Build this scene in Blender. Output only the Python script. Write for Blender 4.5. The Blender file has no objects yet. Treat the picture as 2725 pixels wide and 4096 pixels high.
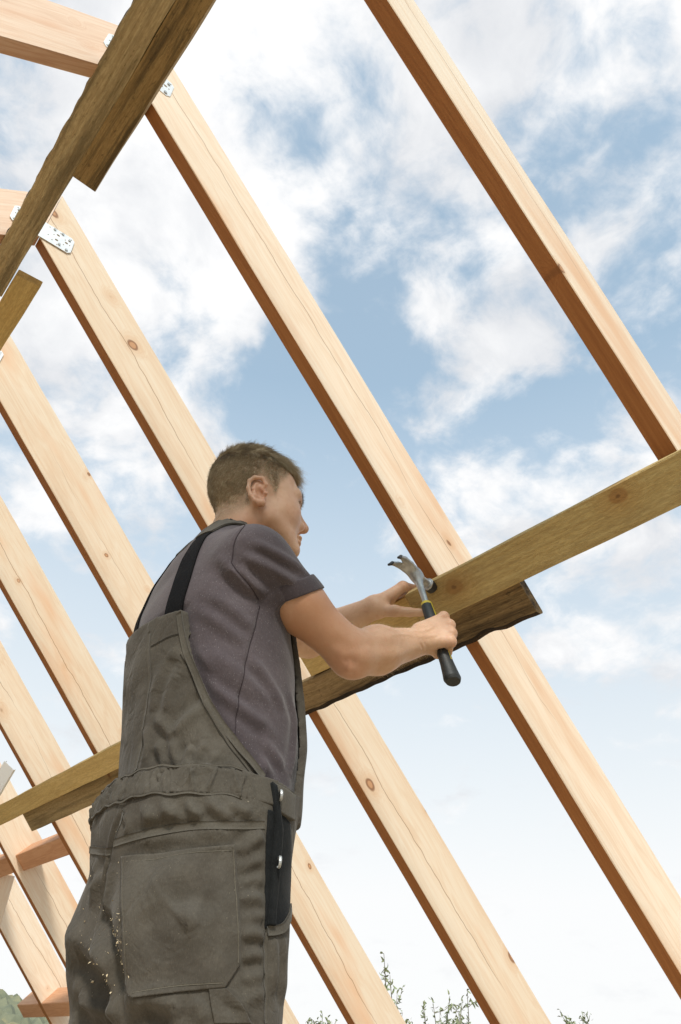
import bpy, bmesh, math, random
import numpy as np
from mathutils import Matrix, Vector
rng = np.random.default_rng(7); random.seed(7)
SC = bpy.context.scene; COL = SC.collection

# ------------------------------------------------------------------ camera, sky, sun, exposure
CAMZ = 0.70
YC = np.array([-0.65508246, -0.4410767, 0.61344789])      # building length axis seen in camera space (right, up, forward)
HC_ = np.array([0.75437866, -0.42715979, 0.49844494])     # horizontal axis across the building
UC = np.array([0.04218782, 0.78929453, 0.61256373])       # up
MC = np.stack([HC_, YC, UC]); CAMP = np.array([0, 0, CAMZ]); FT = 2891.58
cd = bpy.data.cameras.new('camera'); cam = bpy.data.objects.new('camera', cd); COL.objects.link(cam)
m = np.eye(4); m[:3, 0] = MC[:, 0]; m[:3, 1] = MC[:, 1]; m[:3, 2] = -MC[:, 2]; m[:3, 3] = CAMP
cam.matrix_world = Matrix(m.tolist())
cd.sensor_fit = 'VERTICAL'; cd.sensor_height = 36; cd.lens = FT/4096*36
cd.clip_start = 0.05; cd.clip_end = 6000
cd.dof.use_dof = False
SC.camera = cam

SUN_DIR = np.array([-.42, -.58, .70]); SUN_DIR /= np.linalg.norm(SUN_DIR)
sd = bpy.data.lights.new('sun', 'SUN'); so = bpy.data.objects.new('sun', sd); COL.objects.link(so)
sd.energy = 3.05; sd.angle = math.radians(9); sd.color = (1, .94, .86)
so.rotation_euler = Vector(SUN_DIR.tolist()).to_track_quat('Z', 'Y').to_euler()
so.location = (-3, -4, 6)
vs = SC.view_settings; vs.view_transform = 'Standard'; vs.look = 'None'; vs.exposure = 0.0; vs.gamma = 1; vs.use_curve_mapping = False

def ray(T):
    T = np.atleast_2d(np.asarray(T, float))
    d = np.stack([(T[:, 0]-1362.5)/FT, (2048-T[:, 1])/FT, np.ones(len(T))], 1)
    return d@MC.T
def at(T, depth): return (CAMP+ray(T)*np.asarray(depth).reshape(-1, 1))
def at1(x, y, d): return at([(x, y)], d)[0]

class NT:
    """small helper round a node tree"""
    def __init__(s, tree): s.t = tree; s.n = tree.nodes; s.l = tree.links
    def new(s, typ, **kw):
        n = s.n.new(typ)
        for k, v in kw.items(): setattr(n, k, v)
        return n
    def set(s, sock, v):
        if isinstance(v, bpy.types.NodeSocket): s.l.new(v, sock)
        elif v is not None: sock.default_value = v
    def math(s, op, a, b=None, c=None, clamp=False):
        n = s.new('ShaderNodeMath', operation=op, use_clamp=clamp)
        for i, v in enumerate((a, b, c)):
            if v is not None: s.set(n.inputs[i], v)
        return n.outputs[0]
    def vec(s, op, a, b=None, scale=None):
        n = s.new('ShaderNodeVectorMath', operation=op)
        s.set(n.inputs[0], a)
        if b is not None: s.set(n.inputs[1], b)
        if scale is not None: s.set(n.inputs['Scale'], scale)
        return n.outputs['Value'] if op in ('DOT_PRODUCT', 'LENGTH', 'DISTANCE') else n.outputs[0]
    def noise(s, v, scale=1, detail=4, rough=.5, dist=0, col=False):
        n = s.new('ShaderNodeTexNoise'); s.set(n.inputs['Vector'], v); s.set(n.inputs['Scale'], scale)
        n.inputs['Detail'].default_value = detail; n.inputs['Roughness'].default_value = rough; n.inputs['Distortion'].default_value = dist
        return n.outputs['Color' if col else 'Fac']
    def mr(s, v, a, b, c=0, d=1, smooth=True):
        n = s.new('ShaderNodeMapRange'); n.interpolation_type = 'SMOOTHSTEP' if smooth else 'LINEAR'
        for i, x in enumerate((v, a, b, c, d)): s.set(n.inputs[i], x)
        return n.outputs[0]
    def mix(s, f, a, b, blend='MIX'):
        n = s.new('ShaderNodeMix', data_type='RGBA', blend_type=blend)
        s.set(n.inputs[0], f)
        for i, x in ((6, a), (7, b)):
            s.set(n.inputs[i], (*x, 1) if isinstance(x, tuple) and len(x) == 3 else x)
        return n.outputs[2]
    def mapping(s, v, scale=(1, 1, 1), loc=(0, 0, 0), rot=(0, 0, 0)):
        n = s.new('ShaderNodeMapping'); s.set(n.inputs[0], v)
        n.inputs[1].default_value = loc; n.inputs[2].default_value = rot; n.inputs[3].default_value = scale
        return n.outputs[0]
    def ramp(s, f, stops):
        n = s.new('ShaderNodeValToRGB'); s.set(n.inputs[0], f); e = n.color_ramp.elements
        while len(e) < len(stops): e.new(.5)
        for q, (p, c) in zip(e, stops): q.position = p; q.color = (*c, 1)
        return n.outputs[0]
    def xyz(s, v):
        n = s.new('ShaderNodeSeparateXYZ'); s.set(n.inputs[0], v); return n.outputs
    def comb(s, x, y, z):
        n = s.new('ShaderNodeCombineXYZ')
        for i, v in enumerate((x, y, z)): s.set(n.inputs[i], v)
        return n.outputs[0]

# --- world: Nishita sky with broken cloud
W = bpy.data.worlds.new('World'); SC.world = W; W.use_nodes = True
N = NT(W.node_tree); N.n.clear()
sky = N.new('ShaderNodeTexSky', sky_type='NISHITA', sun_disc=False)
sky.sun_elevation = math.asin(SUN_DIR[2]); sky.sun_rotation = math.atan2(SUN_DIR[0], SUN_DIR[1]) % (2*math.pi)
sky.air_density = 1.0; sky.dust_density = 1.2; sky.ozone_density = 1.2
tc = N.new('ShaderNodeTexCoord'); D = N.vec('NORMALIZE', tc.outputs['Generated'])
dx, dy, dz = N.xyz(D)
zz = N.math('ADD', N.math('MAXIMUM', dz, 0.0), .28)
P = N.comb(N.math('DIVIDE', dx, zz), N.math('DIVIDE', dy, zz), 0.0)
# cloud banks and clear gaps by sky direction: (x, y of the photograph they are seen at), angular radius in degrees, weight
BL = [((1150, 250), 15, .45), ((800, 650), 11, .50), ((1700, 700), 12, .42), ((2450, 250), 13, .60), ((1300, 900), 7, .15),
      ((200, 500), 15, .60), ((250, 1500), 10, .60), ((420, 1900), 7, .35), ((700, 1000), 8, .35), ((2100, 1900), 10, .62), ((1780, 1780), 5, .3),
      ((2480, 1000), 9, .38), ((1560, 1180), 5, .3), ((1950, 1230), 5, .42), ((2600, 2300), 9, .42), ((2250, 2600), 6, .3), ((960, 1450), 5, .34), ((1700, 2050), 5, .25),
      ((2350, 380), 4.5, -.70), ((1130, 380), 4.5, -.55), ((1250, 520), 4, -.45), ((1560, 1560), 9, -.50), ((700, 1150), 5, -.42), ((2350, 830), 5, -.45), ((1750, 900), 4, -.35),
      ((2250, 1600), 7, -.40), ((1000, 1620), 7, -.40), ((1550, 2400), 8, -.18), ((600, 2150), 7, -.3), ((2650, 1250), 4, -.35), ((1900, 2900), 13, -.32), ((1650, 1000), 4, -.25), ((1330, 1280), 6, -.42), ((2050, 1020), 4, -.45), ((1660, 330), 4, -.4)]
acc = None
warp = N.vec('SCALE', N.vec('SUBTRACT', N.noise(D, 4.0, 3, .5, col=True), (.5, .5, .5)), scale=.16)
DW = N.vec('NORMALIZE', N.vec('ADD', D, warp))
for (px, r, w) in BL:
    d = ray([px])[0]; d /= np.linalg.norm(d)
    c = N.vec('DOT_PRODUCT', DW, tuple(d))
    v = N.mr(c, math.cos(math.radians(r*1.5)), math.cos(math.radians(r*.25)), 0, w)
    acc = v if acc is None else N.math('ADD', acc, v)
wv = N.vec('SCALE', N.vec('SUBTRACT', N.noise(P, 5.0, 3, .5, col=True), (.5, .5, .5)), scale=.09)
PW = N.vec('ADD', P, wv)
n1 = N.noise(PW, 4.4, 12, .58, .0)
n2 = N.noise(N.vec('ADD', PW, (3.1, 7.7, 0)), 10.5, 10, .60, .0)
f = N.math('ADD', N.math('MULTIPLY', N.math('SUBTRACT', n1, .5), 3.6), N.math('MULTIPLY', N.math('SUBTRACT', n2, .5), 1.9))
dens = N.math('ADD', N.math('ADD', N.math('MULTIPLY', acc, .72), f), .02)
cl = N.mr(dens, -.05, .80)
cl = N.math('MULTIPLY', cl, N.mr(dz, .12, .38, .25, 1))
shade = N.math('ADD', N.mr(N.noise(N.vec('ADD', PW, (.6, -.4, 0)), 4.2, 8, .58, .3), .36, .62, 0, .75), N.mr(dens, .5, 1.3, 0, .35))
K = .15                                    # background strength
def up(c): return tuple(x/K for x in c)
ccol = N.mix(shade, up((.78, .80, .835)), up((1.06, 1.06, 1.06)))
skyc = N.mix(1.0, sky.outputs[0], (1.42, 1.98, 1.74), 'MULTIPLY')
skyc = N.vec('SCALE', skyc, scale=N.mr(dz, .12, .72, .50, 1.0))
hz2 = N.mr(dz, .17, .74, .98, .27, smooth=False)
skyc = N.mix(hz2, skyc, up((.985, .99, .995)))
full = N.mix(cl, skyc, ccol)
bg = N.new('ShaderNodeBackground'); N.set(bg.inputs[0], full); bg.inputs[1].default_value = K
wo = N.new('ShaderNodeOutputWorld'); N.l.new(bg.outputs[0], wo.inputs[0])

# ------------------------------------------------------------------ helpers
def newmat(name):
    mt = bpy.data.materials.new(name); mt.use_nodes = True
    N = NT(mt.node_tree); N.n.clear()
    o = N.new('ShaderNodeOutputMaterial'); b = N.new('ShaderNodeBsdfPrincipled'); N.l.new(b.outputs[0], o.inputs[0])
    return mt, N, b
def bump(N, b, h, dist=.001, strength=1.0):
    n = N.new('ShaderNodeBump'); n.inputs['Strength'].default_value = strength; n.inputs['Distance'].default_value = dist
    N.set(n.inputs['Height'], h); N.l.new(n.outputs[0], b.inputs['Normal'])
def mesh(name, V, F, mats, fm=None, smooth=False):
    me = bpy.data.meshes.new(name)
    V = np.asarray(V, float)
    if isinstance(F, np.ndarray) and F.ndim == 2:
        n, k = F.shape
        me.vertices.add(len(V)); me.vertices.foreach_set('co', V.astype(np.float32).ravel())
        me.loops.add(n*k); me.loops.foreach_set('vertex_index', F.astype(np.int32).ravel())
        me.polygons.add(n); me.polygons.foreach_set('loop_start', np.arange(0, n*k, k, dtype=np.int32))
        me.update(calc_edges=True); me.validate()
    else:
        me.from_pydata([tuple(v) for v in V], [], [tuple(int(i) for i in f) for f in F]); me.update()
    for m_ in (mats if isinstance(mats, (list, tuple)) else [mats]): me.materials.append(m_)
    if fm is not None: me.polygons.foreach_set('material_index', np.asarray(fm, np.int32))
    if smooth: me.polygons.foreach_set('use_smooth', np.ones(len(me.polygons), bool))
    return me
def link(name, me, parent=None, mw=None):
    o = bpy.data.objects.new(name, me); COL.objects.link(o)
    if mw is not None: o.matrix_world = mw
    if parent is not None: o.parent = parent
    return o
def tag(o, label=None, cat=None, group=None, kind=None):
    if label: o['label'] = label
    if cat: o['category'] = cat
    if group: o['group'] = group
    if kind: o['kind'] = kind
    return o
def frame(ex, ey, ez, o):
    m = np.eye(4); m[:3, 0] = ex; m[:3, 1] = ey; m[:3, 2] = ez; m[:3, 3] = o
    return Matrix(m.tolist())
def bev(y0, y1, z0, z1, b):
    return [(y0+b, z0), (y1-b, z0), (y1, z0+b), (y1, z1-b), (y1-b, z1), (y0+b, z1), (y0, z1-b), (y0, z0+b)]
def prism(sec, x0, x1, n=1, x0f=None, x1f=None, jit=None, mats=None):
    """sweep a (y,z) section along x; x0f/x1f(y,z) give slanted ends; jit(x,k,y,z)->(y,z); mats: material per side face"""
    k = len(sec); V = []; F = []; fm = []
    for i in range(n+1):
        t = i/n
        for j, (y, z) in enumerate(sec):
            a = x0f(y, z) if x0f else x0; b = x1f(y, z) if x1f else x1
            x = a+(b-a)*t
            yy, zz_ = jit(x, j, y, z) if jit else (y, z)
            V.append((x, yy, zz_))
    for i in range(n):
        for j in range(k):
            j2 = (j+1) % k
            F.append((i*k+j, (i+1)*k+j, (i+1)*k+j2, i*k+j2)); fm.append(mats[j] if mats else 0)
    F.append(tuple(range(k))); F.append(tuple(n*k+j for j in range(k-1, -1, -1))); fm += [0, 0]
    return V, F, fm

# ------------------------------------------------------------------ wood
def wood(name, light, mid, dark, knot=(.16, .06, .025), rough=.62, knots=.30, kscale=(6.0, 1.2, 8.5), spots=(), mscale=(1.6, 26, 26), fibre=1.0, mould=0.0, mouldc=(.05, .04, .025), crack=0.0, relief=.0006, saw=0.0, across='z', blush=0.0):
    mt, N, b = newmat(name)
    tc = N.new('ShaderNodeTexCoord'); oi = N.new('ShaderNodeObjectInfo')
    rnd = oi.outputs['Random']
    off = N.comb(N.math('MULTIPLY', rnd, 37.0), N.math('MULTIPLY', rnd, 11.3), N.math('MULTIPLY', rnd, 23.7))
    p = N.vec('ADD', tc.outputs['Object'], off)
    # knots
    vk = N.new('ShaderNodeTexVoronoi', voronoi_dimensions='3D', feature='F1')
    N.set(vk.inputs['Vector'], N.vec('ADD', N.mapping(p, kscale), N.vec('SCALE', N.noise(p, 9, 2, col=True), scale=.18))); vk.inputs['Scale'].default_value = 1.0
    kd = vk.outputs['Distance']
    kr = N.xyz(vk.outputs['Color'])
    on = N.mr(kr[0], 1-knots, 1-knots+.02)
    size = N.mr(N.math('POWER', kr[1], 2.0), 0, 1, .04, .12, smooth=False)
    rel = N.math('DIVIDE', kd, size)
    kmask = N.math('MULTIPLY', N.mr(rel, 1.0, .75), on)
    kring = N.math('MULTIPLY', N.math('MULTIPLY', N.mr(rel, 1.35, 1.0), N.mr(rel, .6, .9)), on)
    halo = N.math('MULTIPLY', N.mr(rel, 3.8, .8), on)
    for (sx, sy, sr) in spots:          # knots that stand at a known place on the board
        dv = N.vec('SUBTRACT', tc.outputs['Object'], (sx, sy, 0)); ds = N.vec('LENGTH', N.vec('MULTIPLY', dv, (.8, 1.0, 0)))
        rs = N.math('DIVIDE', N.math('ADD', ds, N.math('MULTIPLY', N.math('SUBTRACT', N.noise(p, 40, 2), .5), sr*.5)), sr)
        kmask = N.math('MAXIMUM', kmask, N.mr(rs, 1.05, .7)); kring = N.math('MAXIMUM', kring, N.math('MULTIPLY', N.mr(rs, .32, .12), .9)); halo = N.math('MAXIMUM', halo, N.mr(rs, 3.2, .8))
    # grain, pulled round the knots
    w = N.noise(N.mapping(p, (1.3, 5, 5)), 1.0, 3, .5, col=True)
    q = N.vec('ADD', N.mapping(p, (1.0, 24, 24)), N.vec('SCALE', N.vec('SUBTRACT', w, (.5, .5, .5)), scale=2.6))
    q = N.vec('ADD', q, N.comb(0.0, N.math('MULTIPLY', halo, 1.3), N.math('MULTIPLY', halo, 1.6)))
    g1 = N.noise(q, 1.0, 3, .55)
    rings = N.math('SINE', N.math('MULTIPLY', g1, 46))
    g2 = N.noise(N.mapping(p, (7, 320, 320)), 1.0, 3, .6)
    g3 = N.noise(N.mapping(p, (1.1, 14, 14)), 1.0, 5, .6)
    t = N.math('ADD', N.math('MULTIPLY', rings, .10), N.math('ADD', N.math('MULTIPLY', N.math('SUBTRACT', g2, .5), .55*fibre), N.math('ADD', N.math('MULTIPLY', N.math('SUBTRACT', g3, .5), .8), .48)))
    c = N.ramp(t, [(.05, light), (.5, mid), (1.0, dark)])
    tint = N.mr(rnd, 0, 1, .92, 1.05, smooth=False)
    c = N.mix(1.0, c, N.comb(tint, N.math('POWER', tint, 1.2), N.math('POWER', tint, 1.6)), 'MULTIPLY')
    if blush:
        bl = N.mr(N.noise(N.mapping(p, (1.6, 7, 7), (5, 2, 1)), 1.0, 3, .5), .52, .72, 0, blush)
        c = N.mix(bl, c, (mid[0]*.92, mid[1]*.70, mid[2]*.55))
    c = N.mix(N.math('MULTIPLY', halo, .45), c, (mid[0]*.82, mid[1]*.60, mid[2]*.42))
    c = N.mix(N.math('MULTIPLY', kmask, .75), c, (knot[0]*2.1, knot[1]*2.1, knot[2]*1.9))
    c = N.mix(N.math('MULTIPLY', kring, .85), c, knot)
    h = N.math('ADD', N.math('MULTIPLY', g2, .6), N.math('MULTIPLY', rings, .10))
    if mould:
        mo = N.noise(N.vec('ADD', N.mapping(p, mscale), N.vec('SCALE', w, scale=1.0)), 1.0, 8, .70)
        mm = N.mr(mo, .44, .66, 0, mould)
        c = N.mix(mm, c, mouldc)
        sp = N.noise(N.mapping(p, (60, 130, 130)), 1.0, 2, .6)
        c = N.mix(N.mr(sp, .60, .76, 0, mould*.7), c, mouldc)
    if crack:
        ax = N.xyz(p)
        cy = N.math('ADD', N.math('MULTIPLY', N.math('SUBTRACT', N.noise(N.comb(N.math('MULTIPLY', ax[0], 1.6), 0.0, N.math('MULTIPLY', rnd, 50)), 1.0, 5, .6), .5), .10), N.mr(rnd, 0, 1, .075, .11))
        lz = N.xyz(tc.outputs['Object'])[2]
        dd = N.math('ABSOLUTE', N.math('SUBTRACT', lz, cy))
        cm = N.mr(dd, .0016, .0004, 0, 1)
        pres = N.mr(N.noise(N.comb(N.math('MULTIPLY', ax[0], .9), 3.0, N.math('MULTIPLY', rnd, 31)), 1.0, 2, .5), .40, .50)
        cm = N.math('MULTIPLY', cm, N.math('MULTIPLY', pres, crack))
        c = N.mix(cm, c, (.30, .15, .06)); h = N.math('SUBTRACT', h, N.math('MULTIPLY', cm, 1.5))
    if saw:
        sn = N.noise(N.vec('ADD', N.mapping(p, (55, 260, 260), rot=(0, 0, .0)), N.vec('SCALE', w, scale=6.0)), 1.0, 4, .62)
        h = N.math('ADD', h, N.math('MULTIPLY', sn, saw))
        c = N.mix(N.mr(sn, .38, .62, .28, 0), c, (dark[0]*.55, dark[1]*.5, dark[2]*.45))
    N.set(b.inputs['Base Color'], c); b.inputs['Roughness'].default_value = rough
    b.inputs['Specular IOR Level'].default_value = .25
    bump(N, b, h, relief)
    return mt
UPS0 = np.array([-math.cos(math.radians(43.972)), 0, math.sin(math.radians(43.972))]); NR0 = np.array([math.sin(math.radians(43.972)), 0, math.cos(math.radians(43.972))])
def on_slope(x, y, off):
    """board coordinates (along, up the slope) of the point of the under-roof plane seen at a place in the photograph"""
    d = ray([(x, y)])[0]; q = CAMP+d*((1.45-off)/(d@NR0)); return q[1], (q-CAMP)@UPS0+CAMP@UPS0, q
SPOTS = [on_slope(1818, 2349, .0515)[:2]+(.021,), on_slope(2470, 1985, .0515)[:2]+(.017,)]
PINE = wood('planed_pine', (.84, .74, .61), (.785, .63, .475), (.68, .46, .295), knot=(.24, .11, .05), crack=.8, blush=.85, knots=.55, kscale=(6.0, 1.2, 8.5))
EDGE_SHADE = wood('pine_edge_shade', (.39, .165, .055), (.32, .125, .038), (.22, .075, .022), knot=(.06, .025, .012), fibre=1.4, knots=.45, relief=.0008)  # narrow rafter faces, darker and oranger: underside shade put into the colour
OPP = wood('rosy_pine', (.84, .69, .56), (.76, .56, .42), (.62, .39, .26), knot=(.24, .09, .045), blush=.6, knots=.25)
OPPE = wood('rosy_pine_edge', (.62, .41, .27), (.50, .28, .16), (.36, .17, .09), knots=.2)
BATTEN = wood('rough_sawn_batten', (.60, .475, .225), (.52, .385, .165), (.39, .26, .10), knot=(.16, .08, .03), rough=.8, saw=2.4, relief=.0016, knots=.16, kscale=(5, 8, 1.2), mould=.30, mouldc=(.22, .145, .07), fibre=1.8, spots=SPOTS)
BARK = wood('dark_waney_board', (.42, .30, .15), (.30, .20, .095), (.16, .10, .045), rough=.75, saw=1.2, relief=.0016, mould=1.0, mouldc=(.040, .026, .014), knots=.2)
BARKE = wood('bark_edge', (.10, .065, .035), (.055, .033, .018), (.02, .013, .008), rough=.9, saw=2.0, relief=.004, mould=.8, mouldc=(.012, .009, .007))
OLD = wood('weathered_plank', (.42, .285, .125), (.31, .20, .083), (.18, .11, .044), rough=.85, saw=1.6, relief=.0015, mould=.85, mouldc=(.045, .034, .018), knots=.30, kscale=(5, 8, 1.2), fibre=1.8)
OLDL = wood('grey_weathered_plank', (.60, .48, .28), (.45, .335, .18), (.28, .195, .09), rough=.85, saw=1.6, relief=.0015, mould=.7, mouldc=(.085, .066, .036), knots=.35, kscale=(5, 8, 1.2), fibre=1.8)
OLDE = wood('pale_plank_edge', (.62, .52, .40), (.50, .40, .28), (.34, .26, .17), rough=.85, saw=1.0, mould=.3)
YELLOW = wood('yellow_batten', (.68, .51, .24), (.58, .41, .16), (.43, .27, .09), rough=.7, saw=.5, mould=.25, mouldc=(.16, .10, .04))
MOSS = wood('mottled_board', (.42, .315, .16), (.33, .235, .115), (.22, .15, .07), rough=.85, saw=1.2, mould=.8, mouldc=(.12, .085, .04))
RED = wood('red_stained_block', (.66, .38, .23), (.56, .29, .16), (.42, .19, .10), rough=.7)

# ------------------------------------------------------------------ ground, floor, hill
mt, N, b = newmat('dry_meadow'); g = N.new('ShaderNodeTexCoord').outputs['Object']
c = N.ramp(N.noise(g, .35, 8, .62), [(.25, (.14, .12, .06)), (.5, (.20, .165, .085)), (.75, (.29, .225, .13))])
N.set(b.inputs['Base Color'], c); b.inputs['Roughness'].default_value = .95; bump(N, b, N.noise(g, 14, 6, .65), .05)
GROUND = mt
n = 2500
tag(link('ground', mesh('ground', [(-n, -n, -.20), (n, -n, -.20), (n, n, -.20), (-n, n, -.20)], [(0, 1, 2, 3)], GROUND)), kind='structure')
DECK = wood('floor_deck', (.66, .54, .40), (.57, .45, .31), (.44, .32, .20), rough=.8)
tag(link('floor', mesh('floor', *prism(bev(-.8, 4.6, -.20, 0, .004), -2.45, 2.55, 1)[:2], DECK)), kind='structure')
mt, N, b = newmat('wooded_slope'); g = N.new('ShaderNodeTexCoord').outputs['Object']
c = N.ramp(N.noise(g, .28, 6, .65), [(.3, (.13, .145, .10)), (.5, (.19, .195, .125)), (.62, (.26, .235, .13)), (.75, (.33, .22, .10))])
N.set(b.inputs['Base Color'], c); b.inputs['Roughness'].default_value = 1
def hill():
    nx, ny = 150, 46; V = []; F = []
    for j in range(ny):
        for i in range(nx):
            x = -40+i*.9; y = 85+j*1.1
            e = 9.8*math.exp(-((x-18)/36)**2)*math.exp(-((y-112)/20)**2)
            r = .55*math.sin(i*2.3+j*1.1)*math.sin(i*.9-j*1.9)+random.uniform(-.35, .35)
            V.append((x, y, -.25+e*(1+.0)+(r if e > .6 else 0)))
    for j in range(ny-1):
        for i in range(nx-1):
            a = j*nx+i; F.append((a, a+1, a+nx+1, a+nx))
    return mesh('hill', V, F, mt, smooth=False)
tag(link('hill', hill()), kind='structure')

# ------------------------------------------------------------------ roof frame
PT = math.radians(43.972); SCL = 1.45
TH, DP = .0396, .177
R_ = np.array([math.cos(PT), 0, -math.sin(PT)]); NR = np.array([math.sin(PT), 0, math.cos(PT)])
L_ = np.array([-math.cos(PT), 0, -math.sin(PT)]); NL = np.array([-math.sin(PT), 0, math.cos(PT)])
YA = np.array([0, 1.0, 0])
YS = SCL*np.array([0.25382792, 0.67173533, 1.08930442, 1.50357581, 1.91885883, 2.34576139, 2.79167768, 3.17955473])
XR = .0495; ZR = 1.967+CAMZ            # underside of the apex
c_l = SCL*.9527413
XR = (SCL-c_l)/(2*math.sin(PT)); ZR = (SCL+c_l)/(2*math.cos(PT))+CAMZ
tp = math.tan(PT)
def rafter_mesh(y0, y1, main, edge, name, ln):
    sec = bev(y0, y1, 0, DP, .0018)
    # sides 0: underside, 2: far/near face, 4: top, 6: face
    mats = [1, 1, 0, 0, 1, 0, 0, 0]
    ph = [random.uniform(0, 6) for _ in range(8)]
    def jit(x, j, y, z):
        return (y+.0012*math.sin(2.1*x+ph[0])+.0005*math.sin(7*x+ph[j]), z+.0014*math.sin(1.7*x+ph[1])+.0006*math.sin(9*x+ph[j]))
    V, F, fm = prism(sec, 0, ln, 26, x0f=lambda y, z: -z*tp+.0002, jit=jit, mats=mats)
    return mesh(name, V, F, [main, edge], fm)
RL = [rafter_mesh(0, TH, PINE, EDGE_SHADE, 'rafter', 3.35) for _ in range(3)]
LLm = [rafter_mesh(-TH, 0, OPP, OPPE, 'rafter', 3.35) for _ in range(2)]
rlab = ['pine rafter at the upper right, running behind the right end of the sawn board',
        'long pine rafter crossing the whole picture behind the hammer and the free board end',
        "pine rafter with a wavy crack, passing behind the worker's head and belly",
        "pine rafter that meets the worker's back at the shoulder straps",
        "pine rafter that meets the worker's back just above the lower left batten",
        'pine rafter crossing the lower left batten close to the worker\'s waist, above the red block',
        'pine rafter under the left end of the mottled batten, red blocks on both its sides',
        'last pine rafter at the bottom left, farthest along the roof']
llab = ['opposite rafter nearest to the eye, out past the top edge', 'rosy opposite rafter at the top left corner with a steel plate by the dark planks',
        'rosy opposite rafter meeting the dark plank at the left edge, below the topmost one', 'fourth opposite rafter along the ridge', 'fifth opposite rafter along the ridge',
        'sixth opposite rafter along the ridge', 'seventh opposite rafter along the ridge', 'last opposite rafter along the ridge']
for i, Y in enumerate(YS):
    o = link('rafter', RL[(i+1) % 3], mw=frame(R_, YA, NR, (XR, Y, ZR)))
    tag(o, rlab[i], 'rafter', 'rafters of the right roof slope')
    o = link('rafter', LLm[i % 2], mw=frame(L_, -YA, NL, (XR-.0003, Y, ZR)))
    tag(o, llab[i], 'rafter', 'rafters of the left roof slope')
# knee walls that carry the rafter feet
for sx in (1, -1):
    xa = XR+sx*2.33
    tag(link('wall', mesh('wall', *prism(bev(-.75, 4.9, 0, .40, .004), xa-.06, xa+.06, 1)[:2], MOSS)), kind='structure')

# --- perforated steel nail plates at the apex
mt, N, b = newmat('galvanised_steel'); g = N.new('ShaderNodeTexCoord').outputs['Object']
b.inputs['Metallic'].default_value = .35; N.set(b.inputs['Base Color'], N.ramp(N.noise(g, 40, 3, .6), [(.3, (.70, .71, .72)), (.7, (.84, .85, .86))])); b.inputs['Roughness'].default_value = .42
STEEL = mt
mt, N, b = newmat('dark_hole'); b.inputs['Base Color'].default_value = (.22, .16, .10, 1); b.inputs['Roughness'].default_value = .9
HOLE = mt
mt, N, b = newmat('white_metal'); b.inputs['Base Color'].default_value = (.86, .87, .88, 1); b.inputs['Roughness'].default_value = .4
WHITE = mt
mt, N, b = newmat('nail_steel'); b.inputs['Base Color'].default_value = (.42, .43, .43, 1); b.inputs['Metallic'].default_value = .5; b.inputs['Roughness'].default_value = .45
NAIL = mt
def disc(cx, cz, rx, rz, y, y2, n=10):
    """a small flat puck: front face at y, back at y2, in the x-z plane"""
    V = []; F = []
    for yy in (y, y2):
        V += [(cx+rx*math.cos(2*math.pi*k/n), yy, cz+rz*math.sin(2*math.pi*k/n)) for k in range(n)]
    F = [tuple(range(n)), tuple(range(2*n-1, n-1, -1))]+[(k, n+k, n+(k+1) % n, (k+1) % n) for k in range(n)]
    return V, F
def joinm(parts):
    V = []; F = []
    for v, f in parts:
        F += [tuple(i+len(V) for i in q) for q in f]; V += list(v)
    return V, F
def plate_meshes(w=.19, h=.074):
    ch = .010
    out = [(-w/2+ch, -h/2), (w/2-ch, -h/2), (w/2, -h/2+ch), (w/2, h/2-ch), (w/2-ch, h/2), (-w/2+ch, h/2), (-w/2, h/2-ch), (-w/2, -h/2+ch)]
    V = [(x, -.002, z) for x, z in out]+[(x, 0, z) for x, z in out]
    F = [tuple(range(8)), tuple(range(15, 7, -1))]+[(k, 8+k, 8+(k+1) % 8, (k+1) % 8) for k in range(8)]
    body = mesh('plate_sheet', V, F, STEEL)
    hs = []; ns = []
    for sx in (-1, 1):
        for (x, z) in [(.085, .028), (.05, .028), (.015, .028), (.085, -.028), (.05, -.028), (.085, 0), (.068, .012), (.068, -.012), (.033, .006), (.033, -.02), (.018, -.008)]:
            hs.append(disc(sx*x, z, .0018, .0018, -.0024, -.0016, 8))
        for (x, z) in [(.074, .002), (.045, -.010), (.045, .014)]:
            hs.append(disc(sx*x, z, .0052, .0034, -.0024, -.0016, 10))
        for (x, z) in [(.080, .020), (.056, .030), (.030, .030), (.080, -.028), (.056, -.022)]:
            ns.append(disc(sx*x, z, .0042, .0042, -.0050, -.0016, 9))
    return body, mesh('plate_holes', *joinm(hs), HOLE), mesh('nail_heads', *joinm(ns), NAIL)
pb, ph_, pn_ = plate_meshes()
plab = ['nail plate on the nearest apex, out past the top edge', 'steel nail plate whose two ends show either side of the dark planks, top left',
        'steel nail plate fully seen right of the dark plank, with rows of holes', 'steel nail plate tip at the left edge above the short board', 'nail plate on the fifth apex', 'nail plate on the sixth apex', 'nail plate on the seventh apex', 'nail plate on the last apex']
for i, Y in enumerate(YS):
    z = [2.72, 2.722, 2.705, 2.70, 2.71, 2.71, 2.71, 2.71][i]; x = .047
    e = bpy.data.objects.new('nail_plate', None); COL.objects.link(e)
    e.matrix_world = frame((1, 0, 0), YA, (0, 0, 1), (x, Y-.0012, z)) @ Matrix.Rotation(math.radians([0, 0, -3, 2, 0, 0, 0, 0][i]), 4, 'Y')
    e.empty_display_size = .05
    tag(e, plab[i], 'nail plate', 'nail plates at the ridge joints')
    for nm, me in (('sheet', pb), ('hole', ph_), ('nail_head', pn_)):
        o = link(nm, me, e)
        if nm != 'sheet': o['kind'] = 'stuff'

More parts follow.
